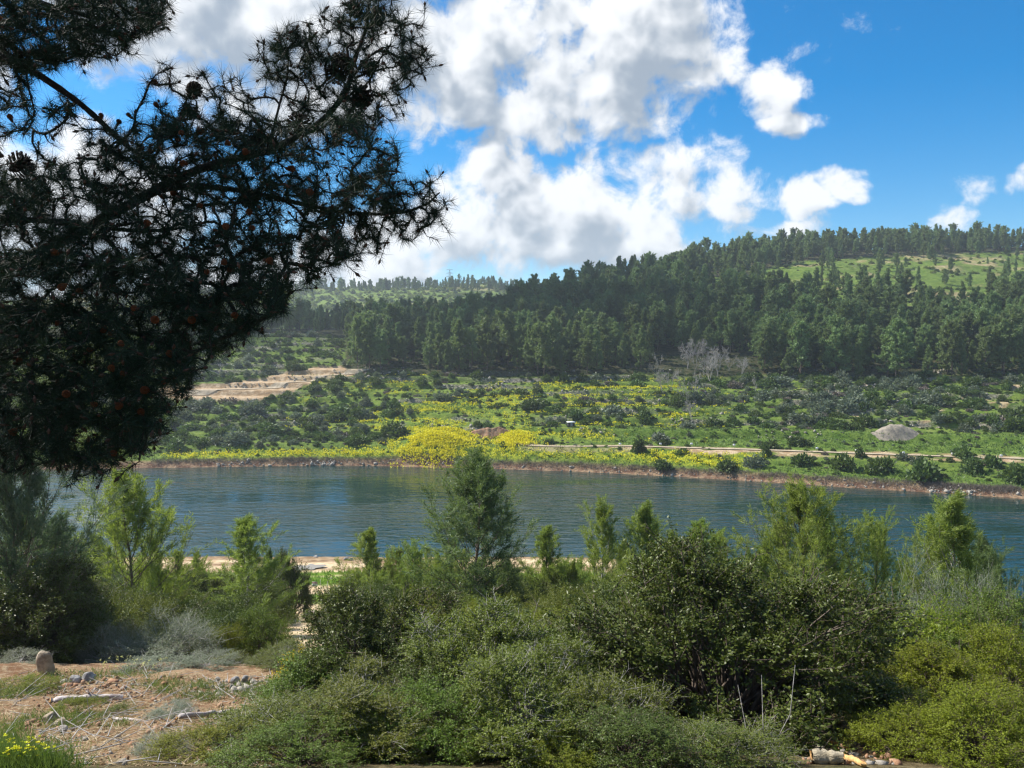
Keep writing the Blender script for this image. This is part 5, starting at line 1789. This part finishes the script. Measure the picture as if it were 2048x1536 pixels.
# broom in flower and pale daisies at the back of the clearing
p = at_u(582, 17.5)
th = thing('broom_shrub', 'yellow flowering broom at the right rim of the clearing', 'shrub', p)
w, f_ = shrub(720, .42, .4, .75, 34, .22, 9, 8, .05, .008, low=.02, wood_r=.008, upb=.8)
obj('stems', mesh('stems', *w), MATS['herb_green'], th)
obj('leaves', mesh('leaves', *f_), MATS['oak_young'], th)
r_ = np.random.default_rng(721)
w, f_ = shrub(720, .42, .4, .75, 34, .22, 9, 5, .035, .028, low=.02, wood_r=.008, upb=.8)
obj('flowers', mesh('flowers', *f_), MATS['broom_flower'], th)
us, vs_ = r.uniform(200, 335, 34), r.uniform(1338, 1362, 34)
P = hit(us, vs_, 15, 26, 500) + np.array([0, 0, .33])
P = np.repeat(P, 5, 0) + r.normal(size=(170, 3)) * .015
obj('daisies', mesh('daisies', *leaves(P, r.normal(size=P.shape) + np.array([0, -.3, .6]), .03, .024, r)), MATS['pale_flower'], kind='stuff', label='pale yellow blossoms among the herbs behind the clearing')
# tall dead stalks before the oak
for i, (su, v0_, v1_, lab) in enumerate([(1484, 1370, 1560, 'dead straight stalk before the oak, left of three'), (1532, 1350, 1560, 'tall dead straight stalk before the oak, middle of three'), (1600, 1330, 1560, 'curved dead stalk before the oak, right of three')]):
    a_ = at_u(su + [25, 8, -60][i], 8.6)
    b_ = np.array([(su - 1024) / F * 8.4, 8.4, CAMZ + 8.4 * float(ray(su, v0_)[1])])
    mid = (a_ + b_) / 2 + np.array([[.02, .0, .12][i], 0, 0])
    obj('dead_stalk', mesh('dead_stalk', *tube([a_ - a_, mid - a_, b_ - a_], [.006, .005, .0025], 5)), MATS['bark_pale'], loc=a_, label=lab, cat='stalk')

# ------------------------------------------------------------------ the overhanging pine
r = np.random.default_rng(2024)


def pt(u_, v_, Y_):
    sx, sz = ray(u_, v_)
    return np.array([sx * Y_, Y_, CAMZ + sz * Y_])


TRUNK = np.array([(-3.05, 3.0, float(near_z(-3.05, 3.0)) - .4), (-3.0, 3.05, 29.6), (-3.0, 3.1, 31), (-2.9, 3.2, 33), (-2.95, 3.3, 35.5), (-2.9, 3.4, 38)])
limbs = [
    ([(-560, 780, 3.3), (-200, 640, 3.6), (60, 520, 3.8), (240, 425, 3.9), (330, 372, 3.95), (420, 328, 4.0), (540, 300, 4.05), (640, 245, 4.1), (690, 190, 4.15), (712, 110, 4.2), (735, 40, 4.25), (742, -40, 4.3)], .031, .0075),
    ([(300, 385, 3.92), (400, 368, 3.95), (520, 385, 4.1), (650, 417, 4.2), (760, 425, 4.25), (840, 405, 4.3), (884, 365, 4.35)], .017, .004),
    ([(-500, -150, 3.5), (-200, 20, 3.7), (-40, 95, 3.8), (80, 150, 3.85), (180, 222, 3.9), (245, 292, 3.95), (320, 330, 4.0)], .026, .008),
    ([(-400, 470, 3.5), (-100, 430, 3.7), (60, 428, 3.8), (220, 448, 3.9), (330, 452, 4.0), (410, 432, 4.1)], .020, .005),
    ([(-450, 700, 3.4), (-120, 640, 3.6), (60, 610, 3.7), (200, 640, 3.75), (330, 690, 3.8), (430, 730, 3.85)], .024, .005),
    ([(-450, 800, 3.4), (-150, 760, 3.5), (20, 760, 3.6), (140, 800, 3.65), (220, 870, 3.7)], .02, .005),
    ([(60, 520, 3.8), (220, 540, 3.7), (380, 560, 3.65), (500, 600, 3.7), (560, 630, 3.75)], .013, .004),
    ([(-450, -300, 3.6), (-150, -80, 3.8), (60, 0, 3.9), (200, 40, 4.0), (300, 40, 4.05)], .024, .006),
    ([(540, 300, 4.05), (560, 200, 4.1), (590, 120, 4.15), (560, 70, 4.2)], .008, .003),
    ([(700, 160, 4.18), (760, 130, 4.25), (820, 130, 4.3)], .007, .003),
]
node, par, fixr, = [], [], []
# trunk nodes
tt = np.linspace(0, 1, 30)
ti = np.linspace(0, 1, len(TRUNK))
for k_, t_ in enumerate(tt):
    node.append([np.interp(t_, ti, TRUNK[:, j]) for j in range(3)])
    par.append(k_ - 1)
    fixr.append(.17 * (1 - .75 * t_))
ntr = len(node)
for pts, r0_, r1_ in limbs:
    W_ = np.array([pt(*q) for q in pts])
    k_ = np.linspace(0, 1, len(W_))
    n = int(np.sum(np.linalg.norm(np.diff(W_, axis=0), axis=1)) / .045) + 2
    tq = np.linspace(0, 1, n)
    Q = np.stack([np.interp(tq, k_, W_[:, j]) for j in range(3)], 1)
    for j in range(3):
        Q[:, j] = np.convolve(np.pad(Q[:, j], 3, mode='edge'), np.ones(7) / 7, 'valid')
    Q += np.cumsum(r.normal(size=Q.shape) * .002, 0)
    arr = np.array(node)
    start_ = int(np.argmin(np.linalg.norm(arr - Q[0], axis=1)))
    for i in range(n):
        node.append(list(Q[i]))
        par.append(start_ if i == 0 else len(node) - 2)
        fixr.append(r0_ + (r1_ - r0_) * tq[i])
nskel = len(node)
REG = [  # outline in the photo, number of twig ends, depth range
    ([(-40, -40), (345, -40), (325, 40), (290, 75), (235, 110), (150, 130), (60, 140), (-40, 150)], 660, (3.5, 4.6)),
    ([(-40, 150), (60, 150), (150, 215), (230, 250), (240, 330), (100, 330), (-40, 300)], 102, (3.6, 4.3)),
    ([(250, 250), (300, 150), (345, 135), (420, 160), (500, 190), (520, 250), (400, 260)], 81, (3.8, 4.3)),
    ([(505, 130), (515, 80), (570, 60), (640, 30), (690, -20), (800, -20), (835, 60), (862, 125), (820, 160), (790, 235), (740, 270), (620, 230), (540, 180)], 417, (3.9, 4.6)),
    ([(200, 290), (330, 240), (540, 230), (700, 230), (770, 270), (800, 330), (760, 420), (640, 440), (500, 430), (300, 420), (180, 400)], 849, (3.4, 4.6)),
    ([(780, 350), (850, 370), (880, 325), (897, 420), (880, 470), (800, 490), (730, 520), (620, 500), (700, 430)], 177, (4.0, 4.6)),
    ([(-40, 320), (180, 330), (230, 410), (420, 440), (640, 440), (740, 500), (640, 560), (500, 560), (300, 520), (120, 500), (-40, 480)], 774, (3.3, 4.5)),
    ([(-40, 500), (300, 520), (600, 555), (560, 635), (480, 690), (380, 720), (200, 700), (-40, 690)], 1082, (3.1, 4.3)),
    ([(-40, 680), (200, 690), (430, 720), (370, 770), (335, 840), (255, 920), (160, 950), (60, 930), (-40, 940)], 1026, (3.0, 4.1)),
]
targets = []
for poly, n, (d0_, d1_) in REG:
    pu = np.array(poly)
    lo, hi = pu.min(0), pu.max(0)
    got = 0
    while got < n:
        q = r.uniform(lo, hi, (n * 3, 2))
        q = q[inpoly(q[:, 0], q[:, 1], poly)][:n - got]
        got += len(q)
        q = q + r.normal(size=q.shape) * 13
        for (a_, b_) in q:
            targets.append(pt(a_, b_, d0_ + (d1_ - d0_) * r.random() ** 1.35))
# the crown above and to the left of the view, which keeps the near branches in shade
cr = np.column_stack([r.uniform(-7.5, .5, 3400), r.uniform(2.0, 9.5, 3400), r.uniform(31.5, 39, 3400)])
cu, cv = proj(cr[:, 0], cr[:, 1], cr[:, 2])
far_ok = (cv < -60) | (cu < -60)
ell = ((cr[:, 0] + 3.4) / 4.0) ** 2 + ((cr[:, 1] - 5.0) / 4.0) ** 2 + ((cr[:, 2] - 34.8) / 3.6) ** 2
far_ok &= (ell < 1)
crown_t = cr[far_ok][:1300]
nview = len(targets)
targets = np.array(targets + list(crown_t))
isview = np.arange(len(targets)) < nview
cap_n = 90000
NA = np.zeros((cap_n, 3))
NA[:nskel] = node
cnt_n = nskel
base_d = np.array([np.min(np.linalg.norm(NA[:nskel] - q, axis=1)) for q in targets])
tips, tipd, tipview = [], [], []
for k_ in np.argsort(base_d):
    q = targets[k_]
    dd = np.linalg.norm(NA[:cnt_n] - q, axis=1)
    dd[:3] += 10
    j = int(np.argmin(dd))
    dist = dd[j]
    if dist < .02:
        continue
    step_ = .035 if isview[k_] else .12
    n = max(2, int(dist / step_))
    p0 = NA[j].copy()
    # leave the branch in its own direction, then bend to the target
    pj = par[j]
    d0v = NA[j] - NA[pj] if pj >= 0 else np.array([0, 0, 1.])
    d0v = d0v / max(np.linalg.norm(d0v), 1e-6)
    mid = p0 + d0v * dist * .35 + (q - p0) * .25 + r.normal(size=3) * dist * .07 + np.array([0, 0, -.05 * dist])
    prev = j
    for i in range(1, n + 1):
        t_ = i / n
        pp = p0 * (1 - t_) ** 2 + 2 * mid * t_ * (1 - t_) + q * t_ ** 2
        pp = pp + r.normal(size=3) * .003
        NA[cnt_n] = pp
        par.append(prev)
        fixr.append(0)
        prev = cnt_n
        cnt_n += 1
    tips.append(prev)
    tipview.append(isview[k_])
    if cnt_n > cap_n - 80:
        break
par = np.array(par[:cnt_n])
fixr = np.array(fixr[:cnt_n])
wgt = np.zeros(cnt_n)
wgt[tips] = 1
for i in range(cnt_n - 1, 0, -1):
    if par[i] >= 0:
        wgt[par[i]] += wgt[i]
rad = np.where(fixr > 0, fixr, .0017 * np.maximum(wgt, 1) ** .42)
i_ = np.arange(1, cnt_n)
pp_ = par[i_]
skel = i_ < nskel
big = skel & (pp_ >= 0)
ra_ = np.where(fixr[pp_] > 0, np.where(skel, np.minimum(fixr[pp_], rad[i_] * 1.3), rad[i_]), rad[pp_])
th = thing('overhanging_pine', 'dark backlit pine whose cone-laden branches hang over the upper left', 'pine', TRUNK[0])
org = TRUNK[0]
trk = i_ < ntr
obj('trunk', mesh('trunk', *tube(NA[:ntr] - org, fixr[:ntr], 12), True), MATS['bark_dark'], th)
# each main limb is one continuous tube
pos = ntr
for li, (pts, r0_, r1_) in enumerate(limbs):
    e = pos
    while e + 1 < nskel and par[e + 1] == e:
        e += 1
    q = NA[pos:e + 1]
    if par[pos] >= ntr:
        q = np.concatenate([NA[par[pos]][None], q])
        rr_ = np.concatenate([[fixr[pos]], fixr[pos:e + 1]])
    else:
        q = np.concatenate([NA[par[pos]][None], q])
        rr_ = np.concatenate([[fixr[pos]], fixr[pos:e + 1]])
    rr_ = rr_ * (1 + .06 * r.normal(size=len(rr_)))
    obj('limb', mesh('limb', *tube(q - org, rr_, 9), True), MATS['bark_dark'], th)
    pos = e + 1
tw = ~skel
obj('twigs', mesh('twigs', *segs(NA[pp_[tw]] - org, NA[i_[tw]] - org, ra_[tw], rad[i_[tw]], 4)), MATS['bark_dark'], th, kind='stuff')
# needles
tips = np.array(tips)
tipview = np.array(tipview)
TP, TA, TN, TV = [], [], [], []
for tip, vw in zip(tips, tipview):
    cur = tip
    for back, nn_ in ((0, 28), (2, 16), (3, 10)) if vw else ((0, 22), (2, 16)):
        c_ = tip
        for _ in range(back):
            c_ = par[c_] if par[c_] >= nskel else c_
        d = NA[c_] - NA[par[c_]]
        TP.append(NA[c_]); TA.append(d); TN.append(nn_ if back == 0 or c_ != tip else 0); TV.append(vw)
TP, TA, TN, TV = np.array(TP), unit(np.array(TA)), np.array(TN), np.array(TV)
P = np.repeat(TP, TN, 0)
A = np.repeat(TA, TN, 0)
V_ = np.repeat(TV, TN)
P = P - A * r.uniform(0, .05, (len(P), 1))
D = unit(A * r.uniform(.15, 1.1, (len(P), 1)) + r.normal(size=P.shape) * .62)
Ln = np.where(V_, r.uniform(.055, .09, len(P)), r.uniform(.10, .17, len(P)))
Wn = np.where(V_, .0024, .011)
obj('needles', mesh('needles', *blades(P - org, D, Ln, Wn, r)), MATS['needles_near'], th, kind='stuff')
# buds at the twig ends
bp = NA[tips[tipview]]
bd_ = unit(bp - NA[par[tips[tipview]]])
kb = r.random(len(bp)) < .5
bl_ = r.uniform(.012, .024, kb.sum())[:, None]
a_ = bp[kb] - org
V1 = segs(a_ - bd_[kb] * bl_ * .3, a_ + bd_[kb] * bl_ * .35, .003, .0075, 6)
V2 = segs(a_ + bd_[kb] * bl_ * .35, a_ + bd_[kb] * bl_ * 1.1, .0075, .002, 6)
obj('buds', mesh('buds', *join([V1, V2])), MATS['bud_brown'], th, kind='stuff')


def cone_mesh(seed, L, R, open_):
    """a cone with its scales laid in spirals"""
    r_ = np.random.default_rng(seed)
    n = 70
    t_ = (np.arange(n) + .5) / n
    a_ = np.arange(n) * 2.39996
    prof = R * np.sin(np.pi * np.clip(t_ * .86 + .1, 0, 1)) ** .7
    base = np.column_stack([prof * .45 * np.cos(a_), prof * .45 * np.sin(a_), L * t_])
    D = np.column_stack([np.cos(a_), np.sin(a_), .9 - open_ * 1.0 + t_ * .7])
    D = unit(D)
    tang = np.column_stack([-np.sin(a_), np.cos(a_), np.zeros(n)])
    ln = prof[:, None] * (.75 + .5 * open_)
    w_ = prof[:, None] * .42
    up_ = np.cross(D, tang)
    tip_ = base + D * ln
    V = np.stack([base - tang * w_ * .5, base + tang * w_ * .5, tip_ + tang * w_ * .5 + up_ * w_ * .25, tip_ - tang * w_ * .5 + up_ * w_ * .25, tip_ + up_ * -w_ * .3], 1).reshape(-1, 3)
    k = np.arange(n)[:, None] * 5
    q = k + np.array([[0, 1, 2, 3]])
    tr_ = np.concatenate([k + np.array([[1, 0, 4]]), k + np.array([[3, 2, 4]]), k + np.array([[0, 3, 4]]), k + np.array([[2, 1, 4]])])
    core = tube([(0, 0, -L * .06), (0, 0, L * .1), (0, 0, L * .5), (0, 0, L * .9), (0, 0, L)], [R * .1, R * .45, R * .62, R * .3, .001], 8)
    return join([(V, [q, tr_]), core])


CM = [mesh('cone', *cone_mesh(1, .085, .034, .2)), mesh('cone', *cone_mesh(2, .07, .032, .75)), mesh('cone', *cone_mesh(3, .09, .036, .9))]
PM = [mesh('pollen_cone', *cone_mesh(4, .04, .0165, .2)), mesh('pollen_cone', *cone_mesh(5, .03, .017, .3))]
for i, (cu_, cv_, Yc, m_, dx, dz) in enumerate([(722, 28, 4.2, 1, -.3, .2), (748, 12, 4.25, 0, .3, -1), (700, 120, 4.15, 0, -1, .1), (722, 122, 4.15, 1, .8, -.6), (690, 160, 4.1, 2, -.6, .5), (712, 178, 4.1, 2, .6, -.8),
                                                (595, 270, 4.0, 2, .2, 1), (530, 292, 3.98, 1, -.6, .3), (500, 385, 4.0, 1, .2, -1), (661, 418, 4.15, 2, .1, -1), (20, 340, 3.7, 2, .6, .5), (40, 110, 3.75, 1, .3, -1), (65, 640, 3.6, 1, 0, -1), (380, 196, 4.0, 0, .2, 1), (370, 205, 3.98, 1, .2, -1)]):
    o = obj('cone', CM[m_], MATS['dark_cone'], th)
    o.location = Vector(pt(cu_, cv_, Yc) - org)
    o.rotation_euler = Vector((dx, r.normal() * .4, dz)).to_track_quat('Z', 'Y').to_euler()
    o.scale = (1.12,) * 3
pcs = [(16, 35), (10, 130), (5, 235), (18, 300), (205, 215), (230, 222), (300, 170), (350, 280), (310, 222), (365, 270), (388, 265), (460, 290), (475, 275), (500, 302), (382, 338), (335, 405), (398, 418), (298, 436), (225, 560), (345, 400), (420, 545), (435, 533), (455, 538), (170, 565), (152, 572), (205, 650), (200, 698), (283, 622), (310, 628), (390, 638), (424, 642), (469, 640), (205, 665), (232, 672), (262, 698), (117, 660), (219, 738), (246, 764), (290, 775), (343, 766), (342, 725), (128, 780), (70, 757), (112, 867), (40, 730), (262, 860), (495, 455), (455, 465), (580, 350), (620, 395), (510, 430), (300, 310), (225, 200), (95, 520), (300, 835), (230, 806), (250, 600), (556, 520), (142, 560), (38, 870), (215, 905), (175, 820)]
allp = NA[tips[tipview]]
tu, tv_ = proj(allp[:, 0], allp[:, 1], allp[:, 2])
used = set()
for i, (cu_, cv_) in enumerate(pcs):
    dist = (tu - cu_) ** 2 + (tv_ - cv_) ** 2 + 900 * (allp[:, 1] - 3.3)
    for j in np.argsort(dist):
        if j not in used:
            used.add(j)
            break
    o = obj('pollen_cone', PM[i % 2], MATS['orange_cone'], th)
    d = unit((allp[j] - NA[par[tips[tipview][j]]])[None])[0]
    o.location = Vector(allp[j] + d * .004 - org)
    o.rotation_euler = Vector(unit((d + np.array([0, 0, .5]))[None])[0]).to_track_quat('Z', 'Y').to_euler()
    o.scale = (float(r.uniform(.6, .95)),) * 3

# ------------------------------------------------------------------ the air over the valley
def haze_box():
    m = bpy.data.materials.new('haze')
    m.use_nodes = True
    m.node_tree.nodes.clear()
    b = NT(m.node_tree)
    pv = b.add('ShaderNodeVolumePrincipled', {'Color': (.78, .88, 1, 1), 'Density': .0002, 'Anisotropy': .35})
    o = b.add('ShaderNodeOutputMaterial')
    b.put(o.inputs['Volume'], pv.outputs[0])
    x, y0, y1, z0, z1 = 2000, -75, 1340, -8, 175
    V = np.array([(sx, sy, sz) for sz in (z0, z1) for sy in (y0, y1) for sx in (-x, x)], float)
    Fq = np.array([[0, 2, 3, 1], [4, 5, 7, 6], [0, 1, 5, 4], [2, 6, 7, 3], [0, 4, 6, 2], [1, 3, 7, 5]])
    obj('haze', mesh('haze', V, Fq), m, kind='stuff', label='thin pale haze over the lake and hills')


haze_box()
